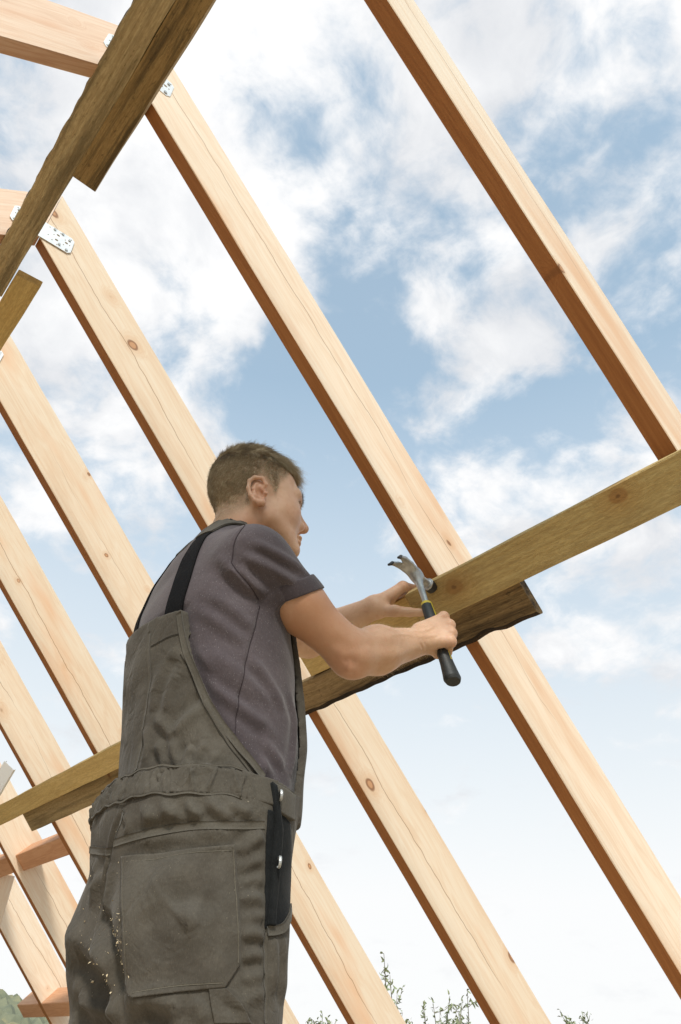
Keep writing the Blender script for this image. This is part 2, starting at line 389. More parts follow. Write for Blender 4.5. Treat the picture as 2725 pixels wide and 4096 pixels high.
# --- boards along the building (local x = length along Y)
def board(name, sec, y0, y1, ex, ez, org, mats, fmats=None, n=40, amp=.0012, label='', cat='board', group=None, jit2=None, slant=0.0):
    """section (a,b): a along ex, b along ez; length along +Y"""
    ph = [random.uniform(0, 6) for _ in range(len(sec))]
    def jit(x, j, y, z):
        y += amp*(math.sin(3.1*x+ph[j])+.6*math.sin(8.3*x+2*ph[j])+.5*math.sin(23*x+3*ph[j])); z += amp*.5*math.sin(5*x+ph[j])
        if jit2: y, z = jit2(x, j, y, z)
        return y, z
    V, F, fm = prism(sec, y0, y1, n, x0f=(lambda y, z: y0+slant*y) if slant else None, jit=jit, mats=fmats)
    o = link(name, mesh(name, V, F, mats, fm), mw=frame((0, 1, 0), ex, ez, org))
    return tag(o, label, cat, group)
# frame for boards under the right slope: x=+Y, y=-R (up slope) , z=NR -> Y x (-R) = NR
UPS = -R_
O0 = CAMP+NR*SCL-R_*(CAMP@R_)
def slope_board(r0, r1, off0, off1, y0, y1, mats, **k):
    a0, a1 = -r1, -r0
    return board('board', bev(a0, a1, -off1, -off0, k.pop('bv', .0025)), y0, y1, UPS, NR, O0, mats, **k)
lb = slope_board(-.352, -.261, .0265, .0515, -.25, 1.052, [BATTEN], label='light rough sawn board with a big round knot, its free end by the hammer', group='boards nailed under the right rafters', slant=.10, amp=.001)
def nail(px, py, off, parent):
    q = on_slope(px, py, off)[2]
    V, F = disc(0, 0, .0034, .0034, -.0006, .0004, 9)
    o = link('nail_hole', mesh('nail_hole', V, F, HOLE), parent)
    o.matrix_world = parent.matrix_world.inverted() @ frame(UPS, NR, np.cross(UPS, NR), q) if False else frame(np.array([0, 1.0, 0]), NR, np.cross([0, 1.0, 0], NR), q)
    o.matrix_parent_inverse = parent.matrix_world.inverted()
def wane(x, j, y, z):
    # ragged lower edge (j 0, 6, 7 are the low side)
    if j in (0, 7, 6, 5):
        wv = .010*math.exp(-((x-.93)/.035)**2)-.0015*math.sin(9*x)+.0012*math.sin(31*x+1)+.0012*math.sin(77*x)
        y += wv*(1 if j in (0, 7) else .6)
    return y, z
sec = [(.186, -.0255), (.262, -.0255), (.265, -.022), (.265, -.001), (.262, -.0006), (.176, -.0006), (.172, -.004), (.174, -.014)]
db = board('board', sec, .79, 2.25, UPS, NR, O0, [BARK, BARKE], [0, 0, 0, 0, 0, 1, 1, 1], n=110, jit2=wane, amp=.0008, label='dark bark edged board below the light board, ending right of it', group='boards nailed under the right rafters', slant=-.02)
bpy.context.view_layer.update()
for px, py in ((1769, 2412), (2288, 2140), (2335, 2108)): nail(px, py, .0515, lb)
for px, py in ((2052, 2408), (1816, 2498)): nail(px, py, .0256, db)
slope_board(-.345, -.267, .0006, .0255, 1.075, 1.50, [YELLOW], label="short pale board piece behind the worker's left thumb", group='boards nailed under the right rafters')
slope_board(-.357, -.272, .0265, .050, 1.95, 4.45, [YELLOW], label="yellowish batten at the lower left, running behind the worker's waist", group='boards nailed under the right rafters')
slope_board(-.290, -.180, .0006, .0255, 2.27, 3.60, [MOSS], label='mottled grey board under the yellowish batten, square end at lower left', group='boards nailed under the right rafters')
# planks under the ridge: x=+Y, y=-X, z=up
NX = np.array([-1.0, 0, 0]); OZ = np.array([0, 0, CAMZ+1.885])
def rag(x, j, y, z):
    if j in (2, 3, 4): y += .0015*math.sin(60*x)*math.sin(17*x)+random.uniform(-.0012, .0012)
    return y, z
board('plank', bev(-.0393, .033, 0, .028, .0035), -.3, 1.80, NX, np.array([0, 0, 1.0]), OZ, [OLDL, BARKE], [0, 0, 1, 1, 0, 0, 0, 0], n=120, jit2=rag, label='long weathered plank under the ridge, frayed left edge, running off to the left', cat='plank', group='planks under the ridge')
board('plank', bev(-.1065, -.0384, 0, .026, .0025), -.3, 1.275, NX, np.array([0, 0, 1.0]), OZ+np.array([0, 0, .0015]), [OLD, OLDE], [0, 0, 0, 0, 0, 1, 1, 1], n=50, label='dark brown plank under the ridge with a pale right edge and a square end', cat='plank', group='planks under the ridge')
board('plank', [(-.118, 0), (-.046, 0), (-.044, .002), (-.044, .026), (-.046, .028), (-.116, .028), (-.118, .026)], 1.69, 3.6, NX, np.array([0, 0, 1.0]), OZ, [YELLOW, OLDE], [0, 0, 0, 0, 0, 1, 1], n=40, label='short plank end poking in at the left edge, clipped corner', cat='plank', group='planks under the ridge', slant=.10)

# --- blocking between the far rafters
def block(i, r0, r1, o0, o1, lab):
    y0, y1 = YS[i]+TH+.0005, YS[i+1]-.0005
    o = link('block', mesh('block', *prism(bev(-r1, -r0, o0, o1, .003), y0, y1, 2)[:2], RED), mw=frame((0, 1, 0), UPS, NR, O0))
    tag(o, lab, 'timber block', 'red blocks between the far rafters')
block(5, -.092, -.004, .03, .125, 'red stained block between two far rafters, left of the waist')
block(6, -.100, -.012, .03, .125, 'red stained block at the left edge behind the gable post')
block(6, .690, .772, .00, .11, 'lower red block beside the worker\'s thigh, between the last two rafters')
o = link('block', mesh('block', *prism(bev(-.772, -.690, .0, .11, .003), YS[7]+TH+.0005, YS[7]+TH+.30, 2)[:2], RED), mw=frame((0, 1, 0), UPS, NR, O0))
tag(o, 'red stained block stub sticking out past the last rafter, by the hill', 'timber block', 'red blocks between the far rafters')
d = ray((22, 3520))[0]; q = CAMP+d*(4.40/d[1])
o = link('post', mesh('post', *prism(bev(-.03, .03, -.05, .05, .003), 0, q[2]+.02, 6)[:2], PINE), mw=frame((0, 0, 1), (0, 1, 0), (-1, 0, 0), (q[0]-.015, q[1], 0)))
tag(o, 'upright pine post at the left edge in front of the last rafter', 'post')
d = ray([(36, 3062), (-66, 3235)]); q0 = CAMP+d[0]*2.9; q1 = CAMP+d[1]*2.9; ex = (q1-q0)/np.linalg.norm(q1-q0); ey = np.cross(NR, ex); ey /= np.linalg.norm(ey); ez = np.cross(ex, ey)
o = link('metal_strip', mesh('metal_strip', *prism([(-.03, 0), (.03, 0), (.03, .012), (.027, .012), (.027, .003), (-.027, .003), (-.027, .012), (-.03, .012)], 0, .45, 2)[:2], WHITE), mw=frame(ex, ey, ez, q0))
tag(o, 'pale metal channel end poking in at the left edge', 'metal strip')

# ------------------------------------------------------------------ implicit-surface toolkit for the figure
def smin(a,b,k):
    h=np.clip(.5+.5*(b-a)/k,0,1)
    return b*(1-h)+a*h-k*h*(1-h)
def smax(a,b,k): return -smin(-a,-b,k)
def rcone(p,a,b,r1,r2):
    a=np.asarray(a,float);b=np.asarray(b,float)
    pa=p-a;ba=b-a
    h=np.clip(pa@ba/(ba@ba),0,1)
    q=pa-h[:,None]*ba
    return np.sqrt((q*q).sum(1))-(r1+(r2-r1)*h)
def chain(p,pts,rs,k=.01):
    d=None
    for i in range(len(pts)-1):
        e=rcone(p,pts[i],pts[i+1],rs[i],rs[i+1])
        d=e if d is None else smin(d,e,k)
    return d
def ell(p,c,r,R=None):
    q=p-np.asarray(c,float)
    if R is not None: q=q@R
    r=np.asarray(r,float)
    k0=np.sqrt(((q/r)**2).sum(1));k1=np.sqrt(((q/(r*r))**2).sum(1))+1e-9
    return k0*(k0-1)/k1
def sph(p,c,r):
    q=p-np.asarray(c,float); return np.sqrt((q*q).sum(1))-r
def pchip(x,y,n=400):
    x=np.asarray(x,float);y=np.asarray(y,float)
    h=np.diff(x);d=np.diff(y)/h;m=np.zeros(len(x))
    for i in range(1,len(x)-1):
        if d[i-1]*d[i]>0:
            w1=2*h[i]+h[i-1];w2=h[i]+2*h[i-1];m[i]=(w1+w2)/(w1/d[i-1]+w2/d[i])
    m[0]=d[0];m[-1]=d[-1]
    X=np.linspace(x[0],x[-1],n);i=np.clip(np.searchsorted(x,X)-1,0,len(h)-1)
    t=(X-x[i])/h[i]
    Y=(2*t**3-3*t**2+1)*y[i]+(t**3-2*t**2+t)*h[i]*m[i]+(-2*t**3+3*t**2)*y[i+1]+(t**3-t**2)*h[i]*m[i+1]
    return X,Y
class Loft:
    """rows: z, cx, cy, a(half width), b_front, b_back, exponent"""
    def __init__(s,rows):
        R=np.array(rows,float);s.z=R[:,0]
        s.t=[pchip(s.z,R[:,j]) for j in range(1,R.shape[1])]
    def at(s,z): return [np.interp(z,X,Y) for X,Y in s.t]
    def __call__(s,p):
        z=np.clip(p[:,2],s.z[0],s.z[-1])
        cx,cy,a,bf,bb,ex=s.at(z)
        x=p[:,0]-cx;y=p[:,1]-cy
        b=np.where(y>0,bf,bb)
        rr=(np.abs(x/a)**ex+np.abs(y/b)**ex)**(1/ex)
        # local radius scale
        L=np.sqrt(x*x+y*y)
        d=L*(1-1/np.maximum(rr,1e-4))
        d=np.where(rr<.25,-np.minimum(a,b)*.75,d)
        dz=np.maximum(s.z[0]-p[:,2],p[:,2]-s.z[-1])
        return np.where(dz>0,np.sqrt(np.maximum(d,0)**2+dz*dz),np.maximum(d,dz))
def nets(f,lo,hi,h,blk=12,slack=1.6):
    """sparse surface nets of f<0"""
    lo=np.asarray(lo,float);hi=np.asarray(hi,float)
    nb=np.ceil((hi-lo)/(h*blk)).astype(int)
    I=np.stack(np.meshgrid(*[np.arange(n) for n in nb],indexing='ij'),-1).reshape(-1,3)
    c=lo+(I+.5)*h*blk
    I=I[np.abs(f(c))<h*blk*.87*slack]
    n1=blk+1
    o=np.stack(np.meshgrid(*[np.arange(n1)]*3,indexing='ij'),-1).reshape(-1,3)
    keys=[];verts=[];edges=[]
    N=nb*blk+2
    def key(ijk): return (ijk[...,0].astype(np.int64)*N[1]+ijk[...,1])*N[2]+ijk[...,2]
    B=60
    for s in range(0,len(I),B):
        Ib=I[s:s+B]
        g=(Ib[:,None]*blk+o[None])
        d=f((lo+g.reshape(-1,3)*h)).reshape(len(Ib),n1,n1,n1).astype(np.float32)
        sg=d<0
        cor=[d[:,i:i+blk,j:j+blk,k:k+blk] for i in(0,1) for j in(0,1) for k in(0,1)]
        cs=sum((q<0).astype(np.int8) for q in cor)
        m=(cs>0)&(cs<8)
        idx=np.argwhere(m)
        if len(idx)==0: continue
        D=np.stack([q[m] for q in cor],1)
        C=np.array([(i,j,k) for i in(0,1) for j in(0,1) for k in(0,1)],float)
        acc=np.zeros((len(D),3));cnt=np.zeros(len(D))
        for x in range(8):
            for y in range(x+1,8):
                if np.abs(C[x]-C[y]).sum()!=1: continue
                cr=(D[:,x]<0)!=(D[:,y]<0)
                t=D[:,x]/np.where(cr,D[:,x]-D[:,y],1)
                pt=C[x]+t[:,None]*(C[y]-C[x])
                acc+=np.where(cr[:,None],pt,0);cnt+=cr
        base=Ib[idx[:,0]]*blk+idx[:,1:]
        verts.append(lo+(base+acc/cnt[:,None])*h);keys.append(key(base))
        for ax in range(3):
            sl=[slice(None)]+[slice(0,blk)]*3; s2=list(sl); s2[ax+1]=slice(1,blk+1)
            A=sg[tuple(sl)];Bq=sg[tuple(s2)]
            e=np.argwhere(A!=Bq)
            if len(e)==0: continue
            edges.append((ax,Ib[e[:,0]]*blk+e[:,1:],A[tuple(e.T)]))
    K=np.concatenate(keys);V=np.concatenate(verts)
    K,u=np.unique(K,return_index=True);V=V[u]
    F=[]
    for ax,b,ins in edges:
        a1,a2=(ax+1)%3,(ax+2)%3
        q=[]
        for (s1,s2) in((0,0),(1,0),(1,1),(0,1)):
            c=b.copy();c[:,a1]-=s1;c[:,a2]-=s2;q.append(key(c))
        q=np.stack(q,1)
        p=np.searchsorted(K,q);p=np.minimum(p,len(K)-1)
        ok=(K[p]==q).all(1)
        p=p[ok];ii=ins[ok]
        p[~ii]=p[~ii][:,::-1]
        F.append(p)
    return V,np.concatenate(F)
def grad(f,p,e=.0015):
    g=np.stack([f(p+np.eye(3)[i]*e)-f(p-np.eye(3)[i]*e) for i in range(3)],1)
    return g/(np.linalg.norm(g,axis=1,keepdims=True)+1e-9)
def project(f,p,off=0,it=6):
    p=np.array(p,float)
    for _ in range(it):
        d=f(p)-off
        p=p-grad(f,p)*(d*.9)[:,None]
    return p

# ------------------------------------------------------------------ the figure: joints, proportions, pose
# ---- body frame
AZ=np.radians(-6); OX,OY=.592,1.132
Fd=np.array([np.cos(AZ),np.sin(AZ),0]);Rd=np.array([np.sin(AZ),-np.cos(AZ),0])
BM=np.stack([Rd,Fd,[0,0,1]])   # body = BM @ (world-O)
def b2w(p): 
    p=np.asarray(p,float); return p@BM+np.array([OX,OY,0])
def w2b(P): return (P-np.array([OX,OY,0]))@BM.T
# torso loft in body frame: z,cx,cy,a,bf,bb,exp
torso=Loft([
 (1.00, 0, .048,.184,.148,.121,2.15),
 (1.08, 0, .041,.178,.164,.115,2.15),
 (1.16, 0, .029,.176,.176,.113,2.15),
 (1.26, 0, .012,.180,.172,.114,2.15),
 (1.36, 0, .002,.184,.158,.114,2.15),
 (1.435,0, .004,.174,.128,.106,2.1),
 (1.495, 0, .010,.146,.092,.092,2.1),
 (1.54,0, .020,.100,.074,.080,2.0),
 (1.585,0, .032,.075,.070,.072,2.0)])
# joints, world
CAM=CAMP
SR=np.array([.594,.978,1.446]); ER=np.array([.803,.932,1.318]); WR=at1(1700,2562,1.50)
SL=np.array([.640,1.305,1.452]); WL=at1(1492,2432,1.735); EL=at1(1235,2560,1.80)
NB=b2w([0,.030,1.52])
def un(v): return v/np.linalg.norm(v)
def arm(p,S,E,W):
    U=E-S;L=W-E
    d=rcone(p,S,S+U*.45,.050,.0465)
    d=smin(d,rcone(p,S+U*.45,E,.0465,.0395),.03)
    f=rcone(p,E,E+L*.33,.041,.0445)
    f=smin(f,rcone(p,E+L*.33,W,.0445,.0265),.02)
    return smin(d,f,.022)
# right fist round the hammer handle
HH=at1(1668,2305,1.655); HB=at1(1803,2696,1.445)
HA=un(HB-HH)
G=HH+(HB-HH)*.67
w0=np.array([.754,-.655,.042])+.25*np.array([.498,.613,.613]); HW=un(w0-HA*(w0@HA)); HN=np.cross(HA,HW)
if HN@ray([(1752,2560)])[0]<0: HN=-HN
C=G-HN*.027
def fistpts(c,w,a,n):
    F=[]
    for k,(al,wl,ln,r) in enumerate([(-.034,.022,1.0,.0100),(-.011,.028,1.05,.0102),(.012,.025,1.0,.0098),(.033,.017,.82,.0088)]):
        m=c+w*(wl-.008)+a*al-n*.002
        p1=m+n*.042*ln+w*.004; p2=p1-w*.027*ln+n*.006; p3=p2-w*.016*ln-n*.014
        F.append(([m,p1,p2,p3],[r*1.12,r,r*.95,r*.85]))
    return F
FR=fistpts(C,HW,HA,HN)
TR=([C-HW*.036-HA*.000+HN*.008,C-HW*.010-HA*.024+HN*.028,C+HW*.012-HA*.030+HN*.046,C+HW*.030-HA*.024+HN*.052],[.014,.0125,.0105,.009])
def handR(p):
    d=None
    for (pts,rs) in FR:
        e=chain(p,pts,rs,.004)
        d=e if d is None else np.minimum(d,e)
    pal=None
    for (pts,rs) in FR:
        e=rcone(p,WR*.5+(C-HW*.05)*.5+ (pts[0]-C)@HA*HA*.45,pts[0],.0175,.0115)
        pal=e if pal is None else smin(pal,e,.012)
    d=smin(d,pal,.006)
    for (pts,rs) in FR: d=smin(d,sph(p,pts[0]-HN*.001,.0118),.005)
    d=smin(d,chain(p,TR[0],TR[1],.006),.010)
    return d
# left hand on the board end
def lh():
    k=[at1(1612,2345,1.760),at1(1608,2356,1.800),at1(1598,2374,1.835),at1(1586,2398,1.865)]
    t=[at1(1700,2362,1.795),at1(1700,2375,1.825),at1(1692,2395,1.855),at1(1670,2415,1.880)]
    F=[]
    for a,b in zip(k,t):
        v=b-a; v=un(v)*.052
        dep=ray([(1650,2380)])[0]; dep=dep/np.linalg.norm(dep)
        F.append(([a,a+v*.75+dep*.004,a+v*1.35-dep*.002],[.0115,.0098,.0085]))
    th=[at1(1530,2442,1.725),at1(1580,2444,1.712),at1(1640,2449,1.708),at1(1688,2450,1.706)]
    return F,(th,[.016,.0135,.0105,.0095])
FL,TL=lh()
def handL(p):
    d=None
    for pts,rs in FL:
        e=chain(p,pts,rs,.004); d=e if d is None else np.minimum(d,e)
    pal=None
    for i,(pts,rs) in enumerate(FL):
        e=rcone(p,WL+(pts[0]-WL)*.12,pts[0],.019,.0125); pal=e if pal is None else smin(pal,e,.014)
    d=smin(d,pal,.008)
    d=smin(d,chain(p,TL[0],TL[1],.006),.014)
    return d
def armR(p): return smin(arm(p,SR,ER,WR),handR(p),.016)
def armL(p): return smin(arm(p,SL,EL,WL),handL(p),.018)
# cuff plane of the right sleeve contains the line of sight
c1=at1(1281,2347,1.36);c2=at1(1065,2430,1.30)
CN=un(np.cross(c2-c1,(c1+c2)/2-CAM))
if CN@(ER-SR)<0: CN=-CN
CC=(c1+c2)/2
def sleeve(p,S,E,right):
    U=E-S
    s=rcone(p,S,S+U*.75,.0635,.047)
    if right: cut=(p-CC)@CN
    else: cut=(p-(S+U*.5))@un(U)
    return np.maximum(s,cut)
def torsoS(p): return torso(w2b(p))
def shirt(p):
    d=torsoS(p)
    for S,E,r in((SR,ER,True),(SL,EL,False)):
        inn=b2w([0.075*(1 if r else -1),.014,1.498])
        d=smin(d,rcone(p,inn,S,.050,.062),.05)
        d=smin(d,sleeve(p,S,E,r),.04)
    return d
pelv=Loft([
 (.80,0,.075,.186,.103,.126,2.2),
 (.86,0,.075,.190,.104,.142,2.2),
 (.92,0,.072,.194,.108,.154,2.2),
 (.99,0,.060,.198,.122,.160,2.3),
 (1.06,0,.045,.188,.150,.138,2.3),
 (1.12,0,.036,.180,.162,.122,2.3)])
def trous(p):
    q=w2b(p)
    d=pelv(q)
    for s in(1,-1):
        g=ell(q,[s*.088,.019,.856],[.099,.100,.100]); d=smin(d,g,.03)
    lg=None
    for s in(1,-1):
        l=rcone(q,[s*.092,.055,.84],[s*.10,.07,.48],.110,.090)
        l=smin(l,rcone(q,[s*.10,.07,.48],[s*.105,.04,.08],.083,.075),.03)
        lg=l if lg is None else smin(lg,l,.006)
    d=smin(d,lg,.03)
    return d
# ---- head
def rotm(yaw,pitch,roll):
    # columns: right, fwd, up in world
    f=np.array([np.cos(yaw)*np.cos(pitch),np.sin(yaw)*np.cos(pitch),np.sin(pitch)])
    r=np.array([np.sin(yaw),-np.cos(yaw),0]); u=np.cross(r,f)
    c,s=np.cos(roll),np.sin(roll)
    return np.stack([r*c+u*s,f,u*c-r*s],1)
HR=rotm(np.radians(-14),np.radians(8),0.0); HC=np.array([.656,1.109,1.683]); HS=1.03
def h2w(p): return np.asarray(p,float)*HS@HR.T+HC
def w2h(P): return (P-HC)@HR/HS
def head(p):
    q=w2h(p)
    m=q.copy(); m[:,0]=np.abs(m[:,0])
    d=ell(q,[0,-.006,.053],[.078,.096,.101])
    d=smin(d,ell(q,[0,.044,-.003],[.062,.058,.092]),.03)
    d=smin(d,rcone(m,[.047,.012,-.054],[.014,.074,-.098],.023,.019),.03)
    d=smin(d,ell(m,[.038,.048,-.020],[.030,.034,.034]),.02)
    d=smin(d,rcone(m,[.010,.094,.027],[.046,.078,.027],.011,.0115),.014)
    e=rcone(q,[0,.094,.012],[0,.114,-.026],.0085,.0115)
    e=smin(e,sph(m,[.0125,.100,-.032],.0092),.008)
    d=smin(d,e,.012)
    d=smax(d,-ell(m,[.042,.103,.004],[.022,.022,.015]),.008)
    d=np.minimum(d,sph(m,[.033,.0795,.006],.0130))
    d=smin(d,rcone(m,[.020,.0920,.0125],[.047,.076,.0085],.0042,.0036),.003)
    d=smin(d,ell(q,[0,.092,-.063],[.024,.012,.0065]),.005)
    d=smin(d,ell(q,[0,.090,-.0735],[.021,.012,.0075]),.005)
    d=smax(d,-rcone(m,[0,.106,-.0685],[.026,.090,-.0685],.0016,.0012),.003)
    E=np.array([.0745,-.020,-.012]); b=np.radians(26)
    ex=np.array([np.sin(b),np.cos(b),0]); en=np.array([np.cos(b),-np.sin(b),0])
    o=m-E
    ep=np.stack([o@ex,o[:,2],o@en],1)
    tl=np.radians(-4);c,s=np.cos(tl),np.sin(tl)
    ep=np.stack([ep[:,0]*c-ep[:,1]*s,ep[:,0]*s+ep[:,1]*c,ep[:,2]],1)*.97
    ear=ell(ep,[-.003,.001,.001],[.0165,.030,.006])
    ear=smax(ear,-ell(ep,[.001,-.005,.010],[.0090,.0145,.0125]),.003)
    hel=chain(ep,[(.006,.003,.003),(.015,.014,.006),(.009,.028,.009),(-.006,.032,.010),(-.017,.024,.011),(-.021,.006,.011),(-.018,-.010,.009),(-.010,-.023,.007),(.001,-.031,.005)],[.003,.0038,.004,.0042,.0042,.004,.0036,.004,.0055],.003)
    ear=smin(ear,hel,.003)
    ear=smin(ear,chain(ep,[(-.004,.019,.007),(-.011,.006,.008),(-.009,-.010,.007),(.001,-.018,.006)],[.0022,.0028,.0028,.0026],.003),.003)
    ear=smin(ear,sph(ep,[.003,-.028,.004],.0072),.006)
    ear=smin(ear,sph(ep,[.013,-.007,.005],.0045),.004)
    d=smin(d,ear,.005)
    return d*HS
def neck(p):
    return rcone(p,h2w([0,-.022,-.03]),NB,.061,.066)
def body_top(p):
    return smin(head(p),neck(p),.025)

def trace(f,T,t0=.7,t1=2.6,n=260):
    d=ray(T); t=np.full(len(d),t0); hit=np.zeros(len(d),bool)
    for _ in range(n):
        v=f(CAM+d*t[:,None]); hit=v<.0008
        t=np.where(hit,t,t+np.clip(v*.6,.0006,.03))
    return CAM+d*t[:,None],hit&(t<t1)

# ------------------------------------------------------------------ cloth: folds, gathers, seams
def gate(f, lo, hi, pad=.03):
    lo = np.asarray(lo)-pad; hi = np.asarray(hi)+pad
    def g(p):
        d = np.maximum(np.maximum(lo-p, p-hi), 0); dist = np.sqrt((d*d).sum(1))
        r = dist+pad; k = dist <= 0
        if k.any(): r[k] = f(p[k])
        return r
    return g
def Z3(*a): return [(500+.574*x, 2050+.574*y) for x, y in a]
def Z4(*a): return [(200+.7015*x, 3000+.7015*y) for x, y in a]
def smooth_line(P, n):
    """Catmull-Rom through points, n per span"""
    P = np.asarray(P, float)
    if len(P) < 3 or n < 2:
        out = [P[i]+(P[i+1]-P[i])*t for i in range(len(P)-1) for t in np.linspace(0, 1, max(n, 2), endpoint=False)]; return np.array(out+[P[-1]])
    Q = np.vstack([2*P[0]-P[1], P, 2*P[-1]-P[-2]]); out = []
    for i in range(len(P)-1):
        a, b, c, d = Q[i:i+4]
        for t in np.linspace(0, 1, n, endpoint=False):
            out.append(.5*((2*b)+(c-a)*t+(2*a-5*b+4*c-d)*t*t+(3*b-a-3*c+d)*t**3))
    return np.array(out+[P[-1]])
class Folds:
    def __init__(s, f, lst, wob=.0012, seed=1, kmax=60):
        s.f = f; s.items = []; r = np.random.default_rng(seed)
        for pts, w, A in lst:
            T = smooth_line(pts, 6); Pp, ok = trace(f, T)
            if ok.sum() < 3: continue
            Pp = Pp[ok]; nr = grad(f, Pp); tg = np.gradient(Pp, axis=0); tg /= np.linalg.norm(tg, axis=1, keepdims=True)+1e-9
            side = np.cross(tg, nr); s.items.append((Pp, side, w*.88, A*1.7))
        s.wv = [(r.normal(size=3)*k, r.uniform(0, 6.28), wob/(1+k/40)) for k in (10, 14, 18, 24, 30, 38, 46, 55, kmax)]
    def __call__(s, p):
        d = np.zeros(len(p))
        q = p+.02*np.sin(p[:, [1, 2, 0]]*31)
        for k, ph, a in s.wv: d += a*np.sin(q@k+ph)
        for Pp, side, w, A in s.items:
            lo = Pp.min(0)-4*w; hi = Pp.max(0)+4*w
            m = np.where(((p > lo) & (p < hi)).all(1))[0]
            if len(m) == 0: continue
            x = p[m]; dd = ((x[:, None]-Pp[None])**2).sum(2); j = dd.argmin(1)
            df = x-Pp[j]; sg = (df*side[j]).sum(1); rest = np.sqrt(np.maximum((df*df).sum(1)-sg*sg, 0))
            t = j/(len(Pp)-1); tap = np.clip(np.minimum(t, 1-t)*4+.15, 0, 1)
            fall = np.exp(-(np.maximum(rest-w*.4, 0)/(1.3*w))**2)
            d[m] += A*tap*fall*(np.exp(-(sg/w)**2)-.55*np.exp(-((sg-1.55*w)/(w*.9))**2))
        return d
def relax(V, F, it):
    n = len(V); a = np.concatenate([F[:, 0], F[:, 1], F[:, 2], F[:, 3]]); b = np.concatenate([F[:, 1], F[:, 2], F[:, 3], F[:, 0]])
    cnt = np.bincount(a, minlength=n)+1e-9
    for k in range(it*2):
        m = np.stack([np.bincount(a, V[b, i], n)/cnt for i in range(3)], 1)
        V = V+(m-V)*(.5 if k % 2 == 0 else -.52)
    return V
def cloth_mesh(name, f, lo, hi, h, folds, mat, blk=12, slack=1.6):
    V, F = nets(f, lo, hi, h, blk, slack)
    if folds: V = V+grad(f, V)*folds(V)[:, None]
    return mesh(name, V, F, mat, smooth=True)
def patch(name, f, folds, poly, mat, off=.003, nx=40, ny=50, skirt=.006, extra=None):
    """a piece of cloth lying on the surface f, outline given as it is seen from the front (y-monotone)"""
    L, Rr = poly
    L = np.array(L, float); Rr = np.array(Rr, float)
    v = np.linspace(0, 1, ny); u = np.linspace(0, 1, nx)
    def par(Q):
        s = np.r_[0, np.cumsum(np.linalg.norm(np.diff(Q, axis=0), axis=1))]; s /= s[-1]
        return np.stack([np.interp(v, s, Q[:, 0]), np.interp(v, s, Q[:, 1])], 1)
    A = par(L); B = par(Rr)
    T = (A[:, None]*(1-u[None, :, None])+B[:, None]*u[None, :, None]).reshape(-1, 2)
    Pp, ok = trace(f, T)
    nr = grad(f, Pp); o = np.full(len(Pp), off)
    if folds: o = o+folds(Pp)
    if extra is not None: o = o+extra(np.tile(u, ny), np.repeat(v, nx))
    I = np.arange(nx*ny).reshape(ny, nx)
    V = Pp+nr*o[:, None]
    F = np.stack([I[:-1, :-1], I[1:, :-1], I[1:, 1:], I[:-1, 1:]], -1).reshape(-1, 4)
    ring = np.r_[I[0, :], I[1:, -1], I[-1, -2::-1], I[-2:0:-1, 0]]
    V2 = V[ring]-nr[ring]*skirt; k = len(ring); b = len(V)+np.arange(k); nx_ = np.roll(np.arange(k), -1)
    S = np.stack([ring, b, b[nx_], ring[nx_]], 1)[:, ::-1]
    ok4 = ok[F].all(1); F = F[ok4]
    F = np.vstack([F, S[(ok[ring] & ok[ring[nx_]])]])
    return mesh(name, np.vstack([V, V2]), F, mat, smooth=True)
def ribbon(name, f, folds, pts, width, off, mat, thick=.0015, n=8, traced=True, proj_off=None, nw=4):
    """a strap or tape along a line on the surface f"""
    if traced:
        Pp, ok = trace(f, smooth_line(pts, n)); Pp = Pp[ok]
    else:
        Pp = project(f, smooth_line(pts, n), 0)
    nr = grad(f, Pp); tg = np.gradient(Pp, axis=0); tg /= np.linalg.norm(tg, axis=1, keepdims=True)+1e-9
    sd = np.cross(tg, nr); sd /= np.linalg.norm(sd, axis=1, keepdims=True)+1e-9
    W_ = np.linspace(-.5, .5, nw)
    rows = []
    for w in W_:
        q = Pp+sd*w*width; 
        q = q-grad(f, q)*f(q)[:, None]
        rows.append(q)
    Q = np.stack(rows, 1).reshape(-1, 3); nn = grad(f, Q); d = folds(Q) if folds else 0
    top = Q+nn*(off+thick+d)[:, None] if folds else Q+nn*(off+thick)
    bot = Q+nn*(off+d)[:, None] if folds else Q+nn*off
    k = len(Pp); I = np.arange(k*nw).reshape(k, nw); o = k*nw
    F = [np.stack([I[:-1, :-1], I[:-1, 1:], I[1:, 1:], I[1:, :-1]], -1).reshape(-1, 4)[:, ::-1]]
    F.append(np.stack([I[:-1, :-1], I[:-1, 1:], I[1:, 1:], I[1:, :-1]], -1).reshape(-1, 4)+o)
    for c, rv in ((0, 0), (nw-1, 1)):
        q = np.stack([I[:-1, c], I[1:, c], I[1:, c]+o, I[:-1, c]+o], 1); F.append(q[:, ::-1] if rv else q)
    for c, rv in ((0, 1), (k-1, 0)):
        q = np.stack([I[c, :-1], I[c, 1:], I[c, 1:]+o, I[c, :-1]+o], 1); F.append(q[:, ::-1] if rv else q)
    return mesh(name, np.vstack([top, bot]), np.vstack(F), mat, smooth=True)

